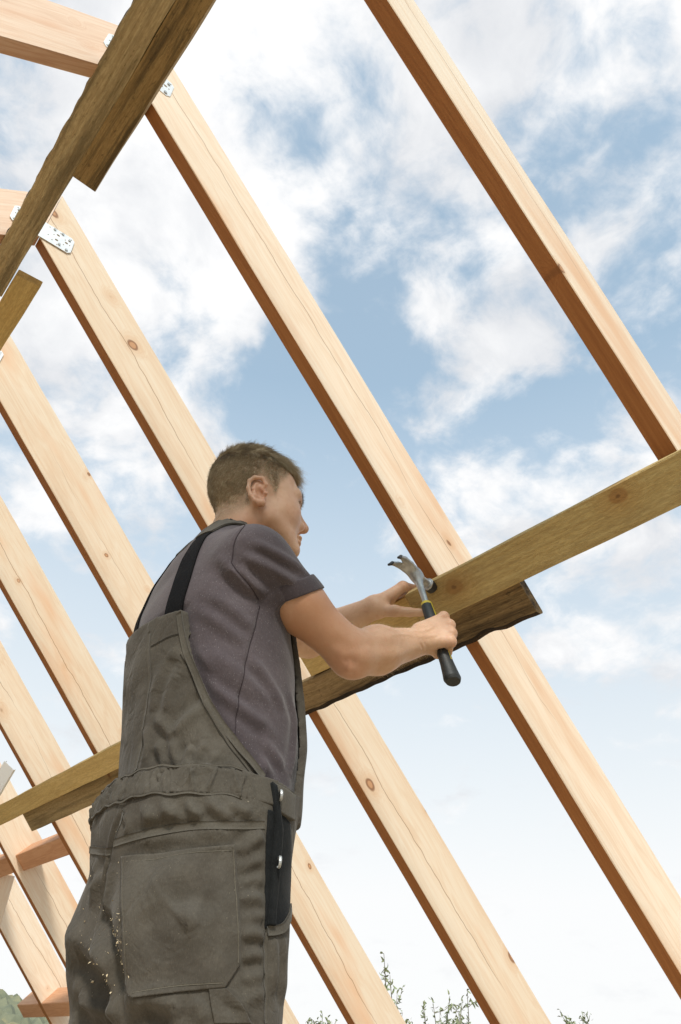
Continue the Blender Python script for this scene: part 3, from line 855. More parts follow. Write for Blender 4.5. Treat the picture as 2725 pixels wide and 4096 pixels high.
# ------------------------------------------------------------------ cloth, skin, hair materials
def cloth(name, c1, c2, weave=1400, rough=.85, sheen=.3, speck=0, wear=None, dust=0.0, fine=.0004, crease=0.0, cscale=(1, 1, 1)):
    mt, N, b = newmat(name); g = N.new('ShaderNodeTexCoord').outputs['Object']
    n1 = N.noise(g, 9, 5, .6); n2 = N.noise(g, 260, 3, .65); n3 = N.noise(N.mapping(g, (1, 1, .35)), 620, 2, .6)
    c = N.mix(N.mr(n1, .3, .7), c1, c2)
    c = N.mix(N.mr(n2, .3, .7, 0, .35), c, tuple(x*.72 for x in c1))
    c = N.mix(N.mr(n3, .55, .75, 0, .30), c, tuple(min(1, x*1.5+.01) for x in c2))
    if speck:
        v = N.new('ShaderNodeTexVoronoi', feature='F1'); N.set(v.inputs['Vector'], N.mapping(g, (1, 1, .45))); v.inputs['Scale'].default_value = 430
        sp = N.math('MULTIPLY', N.mr(v.outputs['Distance'], .30, .12), N.mr(N.xyz(v.outputs['Color'])[0], .72, .80))
        c = N.mix(N.math('MULTIPLY', sp, speck), c, (.24, .22, .23))
    if wear:
        w = N.mr(N.noise(g, 16, 6, .65), .45, .72, 0, .5); c = N.mix(w, c, wear)
    if dust:
        dn = N.mr(N.noise(g, 330, 2, .5), .72, .77, 0, dust)
        c = N.mix(N.math('MULTIPLY', dn, N.mr(N.noise(g, 12, 3, .6), .45, .6)), c, (.42, .36, .26))
    N.set(b.inputs['Base Color'], c); b.inputs['Roughness'].default_value = rough; b.inputs['Specular IOR Level'].default_value = .08
    b.inputs['Sheen Weight'].default_value = sheen; b.inputs['Sheen Roughness'].default_value = .45
    hh = N.math('ADD', n3, N.math('MULTIPLY', n2, .8))
    if crease:
        cg = N.mapping(g, cscale, rot=(.2, .55, .3))
        cw = N.vec('ADD', cg, N.vec('SCALE', N.vec('SUBTRACT', N.noise(cg, 7, 2, .5, col=True), (.5, .5, .5)), scale=.10))
        a1 = N.math('ABSOLUTE', N.math('SUBTRACT', N.noise(cw, 13, 3, .5, .4), .5)); a2 = N.math('ABSOLUTE', N.math('SUBTRACT', N.noise(cw, 31, 3, .55, .3), .5))
        hh = N.math('SUBTRACT', N.math('MULTIPLY', hh, fine), N.math('MULTIPLY', N.math('ADD', N.mr(a1, .0, .07, 1, 0), N.math('MULTIPLY', N.mr(a2, 0, .08, 1, 0), .35)), crease))
        bump(N, b, hh, 1.0)
    else: bump(N, b, hh, fine)
    return mt
SHIRT = cloth('heather_jersey', (.066, .053, .058), (.098, .080, .086), sheen=.2, speck=.55, fine=.0004, crease=.00012, cscale=(1, 1, 2.2))
CUFFM = cloth('dark_cuff', (.052, .042, .047), (.072, .057, .063), sheen=.3, speck=.2)
TWILL = cloth('olive_grey_twill', (.070, .061, .050), (.095, .084, .068), sheen=.08, wear=(.122, .108, .090), dust=.7, crease=.0010, cscale=(.7, .7, .7))
TWILL2 = cloth('olive_grey_twill_seam', (.078, .069, .056), (.102, .091, .074), sheen=.1, wear=(.126, .112, .094))
BLACKC = cloth('black_twill', (.009, .010, .011), (.016, .017, .017), sheen=.05, wear=(.028, .028, .027))
ELAST = cloth('black_elastic', (.006, .006, .007), (.010, .010, .011), sheen=0, fine=.001)
THREAD = cloth('thread', (.034, .030, .024), (.045, .040, .032), sheen=0)
THREADL = cloth('pale_thread', (.115, .102, .08), (.14, .125, .10), sheen=0)
STHREAD = cloth('shirt_thread', (.036, .027, .031), (.044, .034, .038), sheen=0)

def skin_mat():
    mt, N, b = newmat('skin'); g = N.new('ShaderNodeTexCoord').outputs['Object']
    a = N.new('ShaderNodeAttribute', attribute_name='tone')       # r: ruddy, g: stubble, b: shade painted on upper arm and nape
    at_ = N.xyz(a.outputs['Vector'])
    c = N.mix(N.mr(N.noise(g, 26, 5, .6), .3, .7), (.55, .335, .215), (.62, .40, .27))
    c = N.mix(N.math('MULTIPLY', at_[2], .80), c, (.34, .125, .045))
    c = N.mix(N.math('MULTIPLY', at_[0], .55), c, (.50, .185, .12))
    c = N.mix(N.mr(N.noise(g, 75, 3, .6), .52, .72, 0, .22), c, (.44, .18, .105))
    fr = N.noise(g, 420, 2, .5); c = N.mix(N.mr(fr, .66, .74, 0, .25), c, (.33, .15, .08))
    st = N.math('MULTIPLY', at_[1], N.mr(N.noise(g, 900, 2, .6), .35, .6, .55, 1))
    c = N.mix(st, c, (.17, .105, .052))
    N.set(b.inputs['Base Color'], c)
    N.set(b.inputs['Roughness'], N.mr(N.noise(g, 60, 3, .6), .3, .7, .42, .58)); b.inputs['Specular IOR Level'].default_value = .38
    b.inputs['Subsurface Weight'].default_value = .18; b.inputs['Subsurface Radius'].default_value = (.9, .35, .18); b.inputs['Subsurface Scale'].default_value = .008
    h = N.math('ADD', N.noise(g, 520, 3, .6), N.math('MULTIPLY', N.noise(N.mapping(g, (1, 1, 1)), 140, 4, .6), 1.2))
    bump(N, b, h, .00028)
    return mt
SKIN = skin_mat()

# ------------------------------------------------------------------ person
person = bpy.data.objects.new('person', None); COL.objects.link(person); person.location = (OX, OY, 0)
person.empty_display_size = .2
bpy.context.view_layer.update()
PINV = Matrix.Translation((-OX, -OY, 0))
def part(name, me, parent=person, label=None):
    o = bpy.data.objects.new(name, me); COL.objects.link(o); o.parent = parent
    if parent is person: o.matrix_parent_inverse = PINV
    if label: o['label'] = label
    return o
tag(person, 'worker in grey tee shirt and olive overalls, hammering, seen from behind', 'person')

# --- body: head, neck, trunk core, arms and hands as one surface
g_head = gate(head, HC-.17, HC+.17); g_neck = gate(neck, [.45, .95, 1.40], [.85, 1.30, 1.75])
g_armR = gate(armR, [.50, .80, 1.22], [1.15, 1.10, 1.58]); g_armL = gate(armL, [.55, .98, 1.36], [1.22, 1.42, 1.72])
g_core = gate(lambda p: torsoS(p)+.022, [.30, .80, 1.0], [.95, 1.45, 1.60])
def body(p):
    d = smin(g_head(p), g_neck(p), .025)
    d = smin(d, g_core(p), .02)
    return np.minimum(d, np.minimum(g_armR(p), g_armL(p)))
bV, bF = nets(body, [.28, .78, .98], [1.24, 1.47, 1.88], .0024)
arm_f = Folds(armR, [
    ([(1400, 2600), (1470, 2575), (1560, 2580), (1650, 2575)], .012, -.0010),
    ([(1430, 2640), (1520, 2640), (1610, 2620)], .014, .0010),
    ([(1370, 2655), (1400, 2640), (1425, 2665)], .010, -.0016),
    ([(1385, 2690), (1410, 2680), (1440, 2690)], .009, .0014),
    ([(1330, 2560), (1380, 2580), (1410, 2610)], .012, -.0010),
    ([(1650, 2520), (1700, 2520), (1745, 2500)], .0040, .0006),
    ([(1660, 2545), (1710, 2545), (1765, 2535)], .0035, .0005),
    ([(1680, 2570), (1690, 2590), (1695, 2610)], .0040, -.0007),
    ([(1695, 2565), (1706, 2590), (1712, 2612)], .0040, -.0006),
    ([(1560, 2540), (1620, 2535), (1660, 2545)], .0035, .0005),
], wob=.0005, seed=21, kmax=90)
nearR = (g_armR(bV) < .004)&(np.linalg.norm(bV-HC, axis=1) > .2)
kk = np.where(nearR)[0]; bV[kk] = bV[kk]+grad(g_armR, bV[kk])*arm_f(bV[kk])[:, None]
# head detail is finer: eyelid crease is modelled, skin tone is stored per vertex
bme = mesh('body', bV, bF, SKIN, smooth=True)
q = w2h(bV); mx = np.abs(q[:, 0])
inhead = (np.abs(q) < .17).all(1) & (bV[:, 2] > 1.55)
def sst(x, a, b): t = np.clip((x-a)/(b-a), 0, 1); return t*t*(3-2*t)
earm = np.exp(-(((mx-.083)/.014)**2+((q[:, 1]+.020)/.026)**2+((q[:, 2]+.012)/.034)**2))*inhead
nose = np.exp(-(np.linalg.norm(q-[0, .108, -.03], axis=1)/.020)**2)*inhead
lips = np.exp(-(np.linalg.norm((q-[0, .104, -.069])/[1.6, 1, 1], axis=1)/.011)**2)*inhead
cheek = np.exp(-(np.linalg.norm(np.stack([mx-.045, q[:, 1]-.06, q[:, 2]+.025], 1), axis=1)/.035)**2)*inhead
nape = np.exp(-(((q[:, 1]+.03)/.06)**2+((q[:, 2]+.09)/.04)**2))*(bV[:, 2] > 1.48)
knuck = np.zeros(len(bV))
for pts, rs in FR+FL: knuck += np.exp(-(np.linalg.norm(bV-pts[0], axis=1)/.013)**2)+.6*np.exp(-(np.linalg.norm(bV-pts[1], axis=1)/.010)**2)
elb = np.exp(-(np.linalg.norm(bV-ER-np.array([-.01, -.01, -.035]), axis=1)/.035)**2)
def hairline(q):
    """>0 where the scalp carries hair; distance-like in head units"""
    mx = np.abs(q[:, 0]); y = q[:, 1]; z = q[:, 2]
    zl = np.interp(y, [-.12, -.085, -.05, -.036, -.015, .010, .020, .030, .048, .062, .078, .10], [-.075, -.078, -.052, -.035, .020, .012, -.006, .030, .048, .075, .090, .098])
    return z-zl
hl = hairline(q)
stub = sst(hl, -.012, .022)*inhead*(1-np.clip(earm*2.2, 0, 1))
upperarm = np.exp(-(np.linalg.norm(bV-(SR*.4+ER*.6), axis=1)/.13)**2)
ruddy = np.clip(.75*earm+.55*nose+.25*lips+.35*cheek+.45*knuck+.5*elb, 0, 1)
tan = np.clip(.9*nape+.8*upperarm, 0, 1)  # stands for shade on nape and upper arm, put into the skin colour
att = bme.attributes.new('tone', 'FLOAT_VECTOR', 'POINT'); att.data.foreach_set('vector', np.stack([ruddy, stub*.70, tan], 1).astype(np.float32).ravel())  # tan holds the shade painted on nape and upper arm
part('body', bme)

# --- hair: short sides, longer swept top, as strands
mt, N, b = newmat('hair'); hi = N.new('ShaderNodeHairInfo')
rr = hi.outputs['Random']; ic = hi.outputs['Intercept']
sh_ = N.new('ShaderNodeAttribute', attribute_name='shade'); rr = N.math('ADD', N.math('MULTIPLY', rr, .25), N.math('MULTIPLY', sh_.outputs['Fac'], .75))
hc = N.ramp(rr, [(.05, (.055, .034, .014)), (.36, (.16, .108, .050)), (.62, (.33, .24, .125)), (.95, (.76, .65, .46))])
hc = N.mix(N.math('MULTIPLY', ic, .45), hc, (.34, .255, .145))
N.set(b.inputs['Base Color'], hc); b.inputs['Roughness'].default_value = .45; b.inputs['Specular IOR Level'].default_value = .6
HAIR = mt
def strands(name, roots, dirs, lens, lift, curl, rad, mat, npt=5, droop=None, parent=None, shade=None):
    n = len(roots); hc_ = bpy.data.hair_curves.new(name); hc_.add_curves([npt]*n)
    t = np.linspace(0, 1, npt)
    jitter = rng.normal(size=(n, 3))*curl
    Pn = roots[:, None]+(dirs[:, None]*t[None, :, None]+jitter[:, None]*(t**2)[None, :, None])*lens[:, None, None]
    if droop is not None: Pn = Pn+droop[:, None]*((t**2)[None, :, None])*lens[:, None, None]
    hc_.attributes['position'].data.foreach_set('vector', Pn.reshape(-1, 3).astype(np.float32).ravel())
    ra = hc_.attributes.get('radius') or hc_.attributes.new('radius', 'FLOAT', 'POINT')
    ra.data.foreach_set('value', (np.tile(np.array([1, 1, .9, .7, .25])[:npt] if npt == 5 else np.linspace(1, .3, npt), n)*np.repeat(rad if np.ndim(rad) else np.full(n, rad), npt)).astype(np.float32))
    if shade is not None:
        sa = hc_.attributes.new('shade', 'FLOAT', 'CURVE'); sa.data.foreach_set('value', shade.astype(np.float32))
    hc_.materials.append(mat)
    return part(name, hc_, parent or person)
tri = np.vstack([bF[:, [0, 1, 2]], bF[:, [0, 2, 3]]])
def scatter(mask_v, count):
    w = mask_v[tri].mean(1); a = np.linalg.norm(np.cross(bV[tri[:, 1]]-bV[tri[:, 0]], bV[tri[:, 2]]-bV[tri[:, 0]]), axis=1)*w
    k = rng.choice(len(tri), count, p=a/a.sum()); r1 = np.sqrt(rng.random(count)); r2 = rng.random(count)
    t3 = bV[tri[k]]; return t3[:, 0]*(1-r1)[:, None]+t3[:, 1]*(r1*(1-r2))[:, None]+t3[:, 2]*(r1*r2)[:, None]
hm = sst(hl, -.004, .012)*inhead*(earm < .10)
root = scatter(hm, 52000); rn = grad(g_head, root); rq = w2h(root); rl = hairline(rq)
topness = sst(rq[:, 2], .070, .125)
front = sst(rq[:, 1], .0, .07)
hL = .0030+.0055*sst(rl, .0, .075)+.009*topness+.018*topness*front
hL *= rng.uniform(.6, 1.25, len(hL))
fwd = HR[:, 1]; upv = HR[:, 2]
# sides lie down and back, top is brushed forward
sd_ = -upv*.75-fwd*.55
tp_ = fwd*.85+upv*.15+HR[:, 0]*.25
dr = sd_[None]*(1-topness)[:, None]+tp_[None]*topness[:, None]
dr = dr-rn*(dr*rn).sum(1)[:, None]; dr /= np.linalg.norm(dr, axis=1, keepdims=True)+1e-6
lf = (.40-.05*topness+.1*topness*front)[:, None]
dr = dr*(1-lf*.55)+rn*lf+rng.normal(size=dr.shape)*.16; dr /= np.linalg.norm(dr, axis=1, keepdims=True)
drp = np.where((topness*front)[:, None] > .2, fwd[None]*.35-upv[None]*.75, -rn*.25)
gk = rng.choice(len(root), 700, replace=False)
near = np.concatenate([((root[i:i+4000, None]-root[gk][None])**2).sum(2).argmin(1) for i in range(0, len(root), 4000)])
gd = root[gk][near]-root; clump = (topness*.5+.10)[:, None]*gd/np.maximum(hL, .004)[:, None]
drp = drp+clump+(rng.normal(size=(700, 3))*.22)[near]*topness[:, None]
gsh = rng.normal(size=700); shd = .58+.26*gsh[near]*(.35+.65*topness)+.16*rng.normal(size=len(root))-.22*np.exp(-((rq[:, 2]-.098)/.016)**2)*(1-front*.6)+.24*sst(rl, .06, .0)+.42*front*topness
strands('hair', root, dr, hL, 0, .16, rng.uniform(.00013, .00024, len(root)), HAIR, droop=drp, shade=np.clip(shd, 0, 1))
# brow and fine arm hair
mt, N, b = newmat('fair_hair'); b.inputs['Base Color'].default_value = (.50, .37, .22, 1); b.inputs['Roughness'].default_value = .5
FAIR = mt
bm_ = np.exp(-((q[:, 2]-.031-.10*(mx-.03))/.0045)**2)*sst(mx, .008, .016)*sst(mx, .052, .044)*(q[:, 1] > .06)*inhead
r_ = scatter(bm_, 650); n_ = grad(g_head, r_); d_ = HR[:, 0][None]*np.sign(w2h(r_)[:, :1])*.8-upv[None]*.2+n_*.5
strands('eyebrow', r_, d_/np.linalg.norm(d_, axis=1, keepdims=True), rng.uniform(.004, .008, len(r_)), 0, .2, .00012, HAIR, npt=4)
lid = np.exp(-((q[:, 2]-.0085)/.0022)**2)*sst(mx, .018, .024)*sst(mx, .052, .046)*(q[:, 1] > .068)*inhead
r_ = scatter(lid, 120); n_ = grad(g_head, r_); d_ = n_*.9-upv[None]*.45+HR[:, 0][None]*np.sign(w2h(r_)[:, :1])*.25
strands('eyelash', r_, d_/np.linalg.norm(d_, axis=1, keepdims=True), rng.uniform(.006, .009, len(r_)), 0, .1, .0002, HAIR, npt=4)
def armw(E, Wp):
    ba = Wp-E; h = ((bV-E)@ba)/(ba@ba); dd = np.linalg.norm(bV-E-np.clip(h, 0, 1)[:, None]*ba, axis=1)
    return ((h > -.15) & (h < 1.0) & (dd < .062)).astype(float)
wA = armw(ER, WR)
r_ = scatter(wA, 2600); n_ = grad(g_armR, r_); ax_ = un(WR-ER); d_ = ax_[None]*.7+n_*.55+np.array([0, 0, -.25])
strands('arm_hair', r_, d_/np.linalg.norm(d_, axis=1, keepdims=True), rng.uniform(.004, .010, len(r_)), 0, .3, .00006, FAIR, npt=4)

XB = [(1.02, .186), (1.054, .182), (1.084, .178), (1.121, .171), (1.16, .160), (1.203, .150), (1.239, .139), (1.273, .131), (1.316, .124), (1.36, .122)]
XF = [(1.02, .150), (1.08, .138), (1.16, .124), (1.26, .112), (1.36, .104), (1.42, .104)]
# --- tee shirt
def armcut(p): return np.minimum(g_armR(p), g_armL(p))
def shirt_g(p):
    d = shirt(p)
    return np.maximum(d, -(g_neck(p)-.004)*1.0-.0) if False else d
sh_folds = Folds(shirt, [
    # sleeve: drags from the shoulder point down to the cuff
    (Z3((860, 195), (1000, 255), (1140, 335), (1290, 440)), .012, .0040),
    (Z3((820, 285), (950, 350), (1090, 435), (1210, 510)), .012, .0042),
    (Z3((790, 370), (880, 470), (990, 590)), .012, .0042),
    (Z3((840, 330), (960, 420), (1080, 520)), .010, .0028),
    # behind the armhole
    (Z3((640, 305), (740, 385), (850, 505), (940, 610)), .013, .0040),
    (Z3((660, 380), (770, 460), (880, 570)), .012, .0034),
    (Z3((560, 560), (700, 640), (820, 740), (900, 830)), .014, .0034),
    (Z3((480, 640), (620, 740), (760, 840), (860, 900)), .014, .0024),
    # long diagonals across the side
    (Z3((390, 880), (520, 1010), (680, 1110), (850, 1230), (1000, 1370)), .014, .0040),
    (Z3((540, 940), (700, 1040), (850, 1150), (980, 1270), (1080, 1400)), .013, .0032),
    (Z3((470, 1090), (620, 1230), (780, 1340), (930, 1450), (1070, 1570)), .015, .0044),
    (Z3((870, 1010), (960, 1120), (1050, 1260), (1120, 1400)), .013, .0036),
    (Z3((560, 1300), (690, 1420), (830, 1530), (980, 1650)), .013, .0032),
    (Z3((700, 1500), (820, 1610), (940, 1730), (1030, 1860)), .012, .0046),
    (Z3((790, 1660), (880, 1745), (970, 1850)), .010, .0040),
    (Z3((930, 1540), (1030, 1660), (1110, 1790)), .012, .0032),
    (Z3((1150, 1230), (1190, 1450), (1190, 1650), (1150, 1850)), .014, .0026),
    # seams sit in the cloth
    (Z3((915, 42), (830, 100), (765, 200), (748, 330), (762, 375), (870, 520), (940, 620)), .0040, -.0016),
    (Z3((945, 640), (900, 830), (860, 970), (820, 1150), (790, 1320), (760, 1550)), .0038, -.0014),
], wob=.0008, seed=3)
part('tshirt', None) if False else None
def shirt_final(p):
    # open the collar and the sleeves round neck and arms
    d = shirt(p)
    return np.maximum(d, .004-np.minimum(g_neck(p), armcut(p)) if False else -np.minimum(g_neck(p)-.003, armcut(p)-.004)-.0)
V, F = nets(shirt, [.28, .78, .99], [1.02, 1.50, 1.66], .0030)
qs = w2b(V); under = np.clip(np.maximum(np.abs(qs[:, 0])-np.interp(qs[:, 2], [a for a, _ in XB], [b for _, b in XB])+.002, np.maximum(qs[:, 1]-.060, qs[:, 2]-1.325))/.012, 0, 1)
fr_ = np.clip(np.maximum((.085-qs[:, 1])/.015, (np.abs(qs[:, 0])-np.interp(qs[:, 2], [a for a, _ in XF], [b for _, b in XF]))/.012), 0, 1); under = np.minimum(under, fr_)
dsp = sh_folds(V); V = V+grad(shirt, V)*(np.where(under < 1, np.minimum(dsp, 0)*under-.003*(1-under)+np.maximum(dsp, 0)*under, dsp))[:, None]
tsh = part('tshirt', mesh('tshirt', V, F, SHIRT, smooth=True))
# rolled cuff: a band round the sleeve end
def cuff(p):
    s = rcone(p, SR, SR+(ER-SR)*.75, .0635, .0470)
    k = (p-CC)@CN
    return np.maximum(np.maximum(s-.0025, -(s+.005)), np.maximum(k-.003, -(k+.024)))-.0012
cf = Folds(cuff, [], wob=.0012, seed=5)
part('sleeve_cuff', cloth_mesh('sleeve_cuff', cuff, [.55, .78, 1.20], [.95, 1.12, 1.56], .0022, cf, CUFFM), tsh)
part('armhole_seam', ribbon('armhole_seam', shirt, sh_folds, Z3((912, 44), (830, 100), (765, 200), (748, 330), (762, 375), (870, 520), (935, 612)), .0013, .0007, STHREAD, .0006, nw=2), tsh)
part('side_seam', ribbon('side_seam', shirt, sh_folds, Z3((943, 650), (900, 830), (860, 970), (820, 1150), (790, 1320), (760, 1550)), .0012, .0007, STHREAD, .0006, nw=2), tsh)

# --- overalls
YB = [(1.02, .095), (1.054, .066), (1.084, .031), (1.121, -.001), (1.16, -.027), (1.203, -.047), (1.239, -.063), (1.273, -.073), (1.30, -.02), (1.36, .0)]
def lerp(t, x): return np.interp(x, [a for a, _ in t], [b for _, b in t])
def trous_b(p): return trous(p)-.007
def over(p):
    q = w2b(p); z = q[:, 2]
    t = trous_b(p)
    t = np.maximum(t, z-1.050)
    t = np.maximum(t, .055-z)
    tor = torsoS(p)
    sh = np.abs(tor-.004)-.0075
    topb = 1.318+.006*np.cos(q[:, 0]*12)
    rb = np.maximum(np.maximum(np.abs(q[:, 0])-lerp(XB, z)-.002, z-topb), np.maximum((q[:, 1]-lerp(YB, z))*.8, 1.02-z))
    bb = np.maximum(sh, rb)
    shf = np.abs(tor-.007)-.006
    rf = np.maximum(np.maximum(np.abs(q[:, 0])-lerp(XF, z), z-1.37), np.maximum(.085-q[:, 1], 1.02-z))
    bf = np.maximum(shf, rf)
    return smin(np.minimum(bb, bf), t, .010)
ov_folds = Folds(over, [
    # back bib
    (Z3((400, 1040), (310, 1260), (290, 1400)), .016, .0030),
    (Z3((570, 1330), (430, 1450), (340, 1560)), .014, .0038),
    (Z3((200, 1430), (270, 1490), (335, 1570)), .010, .0032),
    (Z3((215, 1600), (260, 1680), (275, 1790)), .011, .0045),
    (Z3((330, 1580), (345, 1690), (390, 1780)), .011, .0045),
    (Z3((470, 1620), (440, 1700), (420, 1790)), .010, .0040),
    (Z3((560, 1600), (520, 1700), (480, 1790)), .010, .0034),
    (Z3((640, 1660), (600, 1740), (560, 1800)), .010, .0030),
    (Z3((120, 1500), (150, 1620), (120, 1780)), .012, .0035),
    (Z3((250, 1100), (200, 1260), (190, 1400)), .016, .0025),
    (Z3((500, 1180), (600, 1380), (740, 1620)), .010, .0022),
    (Z3((300, 960), (380, 1000), (420, 1060)), .014, .0020),
    # below the waistband
    (Z4((420, 360), (450, 430), (430, 480)), .009, .0030),
    (Z4((520, 310), (560, 370), (560, 430)), .009, .0028),
    (Z4((640, 290), (680, 350), (720, 390)), .009, .0032),
    (Z4((780, 280), (820, 345), (880, 385)), .009, .0042),
    (Z4((890, 285), (960, 350), (1060, 385)), .010, .0050),
    (Z4((1000, 290), (1080, 340), (1160, 360)), .009, .0036),
    (Z4((470, 400), (620, 372), (780, 372), (920, 392)), .012, .0040),
    # seat
    (Z4((440, 520), (640, 500), (860, 470), (1080, 440)), .014, .0030),
    (Z4((1020, 470), (900, 560), (720, 690), (500, 850)), .030, .0042),
    (Z4((690, 900), (760, 845), (850, 860), (930, 950)), .022, -.0060),
    (Z4((740, 1000), (800, 940), (880, 950)), .026, .0040),
    (Z4((560, 900), (600, 1050), (700, 1200)), .030, -.0030),
    (Z4((1215, 470), (1160, 530), (1080, 600)), .012, .0050),
    (Z4((1225, 620), (1150, 650), (1070, 690)), .011, .0040),
    (Z4((1225, 740), (1160, 750), (1070, 770)), .010, .0040),
    (Z4((1228, 870), (1170, 845), (1090, 850)), .011, .0045),
    (Z4((1232, 960), (1180, 950), (1100, 980)), .010, .0035),
    (Z4((1235, 1080), (1180, 1050), (1100, 1060)), .011, .0045),
    (Z4((1238, 1190), (1180, 1170), (1110, 1190)), .010, .0040),
    (Z4((1240, 1300), (1180, 1300), (1110, 1330)), .011, .0045),
    (Z4((1240, 1400), (1180, 1400), (1100, 1440)), .011, .0035),
    # centre back seam and the cleft
    (Z4((410, 340), (375, 450), (350, 560), (315, 760), (298, 960)), .0055, -.0030),
    (Z4((300, 920), (320, 1060), (350, 1170), (375, 1290), (400, 1400)), .016, -.0120),
    (Z4((360, 640), (330, 800), (300, 960)), .016, .0035),
    # left seat and leg
    (Z4((100, 1050), (180, 1100), (270, 1160), (350, 1200)), .024, .0080),
    (Z4((150, 1180), (230, 1250), (330, 1290)), .026, -.0060),
    (Z4((180, 1380), (250, 1440), (330, 1480), (420, 1500)), .018, .0090),
    (Z4((230, 620), (270, 750), (240, 900)), .016, .0035),
    (Z4((340, 620), (300, 720), (250, 800)), .013, .0030),
    # under the right seat
    (Z4((420, 1420), (520, 1425), (640, 1450), (760, 1500)), .020, .0085),
    (Z4((520, 1500), (620, 1530), (700, 1560)), .018, -.0060),
    (Z4((820, 1420), (860, 1480), (880, 1560)), .012, .0030),
    (Z4((1000, 1360), (1080, 1440), (1150, 1540)), .009, .0020),
    (Z4((1290, 1060), (1300, 1200), (1290, 1400)), .012, .0030),
    (Z4((1345, 1060), (1350, 1250), (1335, 1450)), .010, .0030),
], wob=.0015, seed=11, kmax=70)
V, F = nets(over, [.24, .74, .04], [1.02, 1.52, 1.42], .0034)
V = relax(V, F, 3)
V = V+grad(over, V)*ov_folds(V)[:, None]
ovr = part('overalls', mesh('overalls', V, F, TWILL, smooth=True))
# gathered elastic waistband across the back
def wband(p):
    q = w2b(p); z = q[:, 2]
    t = trous_b(p)-.0018
    return np.maximum(np.maximum(np.maximum(t, -(t+.007)), np.abs(z-1.0315-.006*sst(q[:, 0], -.1, -.2))-.0195), q[:, 1]-.090)-.001
V, F = nets(wband, [.24, .74, .95], [1.02, 1.52, 1.12], .0026)
qb = w2b(V); ang = np.arctan2(qb[:, 0], -(qb[:, 1]-.03)); zz_ = (qb[:, 2]-1.0315)/.0195
gl = np.zeros(len(V)); rg = np.random.default_rng(4)
for k in range(120):
    c0 = rg.uniform(-1.9, 1.75); w = rg.uniform(.007, .020); A = rg.uniform(.0018, .0070)*(1 if rg.random() < .5 else -1); sl = rg.uniform(-.05, .05)
    cen = rg.uniform(-.8, .8); ext = rg.uniform(.5, 1.6)
    gl += A*np.exp(-((ang-c0-sl*zz_)/w)**2)*np.exp(-((zz_-cen)/ext)**4)
gl *= 1-.45*np.clip(np.abs(zz_), 0, 1)**2
gl *= sst(1.72-ang, 0, .25)
V = V+grad(wband, V)*(gl)[:, None]
wb_me = mesh('waistband', V, F, TWILL, smooth=True)
wbo = part('waistband', wb_me, ovr)
for s_ in (1, -1):
    zs_ = np.linspace(1.052, 1.314, 24)
    pts = b2w(np.stack([s_*(np.interp(zs_, [a for a, _ in XB], [b for _, b in XB])-.006), np.interp(zs_, [a for a, _ in YB[:-2]]+[1.316], [b for _, b in YB[:-2]]+[-.085])-.004, zs_], 1))
    part('bib_edge', ribbon('bib_edge', torsoS, None, pts, .011, .0100, TWILL2, .0022, n=2, traced=False, nw=4), ovr)
# puffed hem lines above and below it
def bodyline(zs, y0=-1.9, y1=1.55, n=80, f=trous_b, wav=.0015):
    a = np.linspace(y0, y1, n); out = []
    for i, an in enumerate(a):
        dirb = np.array([math.sin(an), -math.cos(an), 0]); c = np.array([0, .03, zs+wav*math.sin(an*23)+wav*math.sin(an*9+1)])
        t = np.linspace(.30, .02, 120); P_ = b2w(c+dirb[None]*t[:, None]); v = f(P_); k = np.argmax(v < 0); out.append(P_[k])
    return np.array(out)
for zs in (1.0525, 1.0105):
    part('waist_seam', ribbon('waist_seam', trous_b, None, bodyline(zs), .0030, .0022, TWILL2, .0018, n=2, traced=False, nw=4), ovr)
# yoke seam, flat-felled
part('yoke_seam', ribbon('yoke_seam', over, ov_folds, Z4((372, 530), (480, 495), (620, 462), (820, 432), (1020, 430), (1222, 428)), .0105, .0002, TWILL2, .0014), ovr)
part('yoke_seam', ribbon('yoke_seam', over, ov_folds, Z4((222, 570), (290, 580), (350, 578)), .0105, .0002, TWILL2, .0014), ovr)
part('centre_back_seam', ribbon('centre_back_seam', over, ov_folds, Z4((418, 345), (382, 450), (357, 560), (322, 760), (305, 940)), .0080, .0002, TWILL2, .0012), ovr)
part('bib_seam', ribbon('bib_seam', over, ov_folds, Z3((172, 830), (165, 1000), (160, 1200), (130, 1400), (95, 1600), (70, 1800)), .0080, .0002, TWILL2, .0012), ovr)
part('bib_hem', ribbon('bib_hem', over, ov_folds, Z3((372, 846), (300, 868), (230, 905), (180, 935)), .0022, .0003, THREAD, .0006, nw=2), ovr)
part('bib_hem', ribbon('bib_hem', over, ov_folds, Z3((390, 990), (440, 1090), (510, 1270), (610, 1450), (720, 1640), (860, 1815)), .0016, .0003, THREAD, .0005, nw=2), ovr)
part('side_seam', ribbon('side_seam', over, ov_folds, Z4((1246, 1030), (1246, 1180), (1244, 1350), (1240, 1560)), .0060, .0002, TWILL2, .0012), ovr)
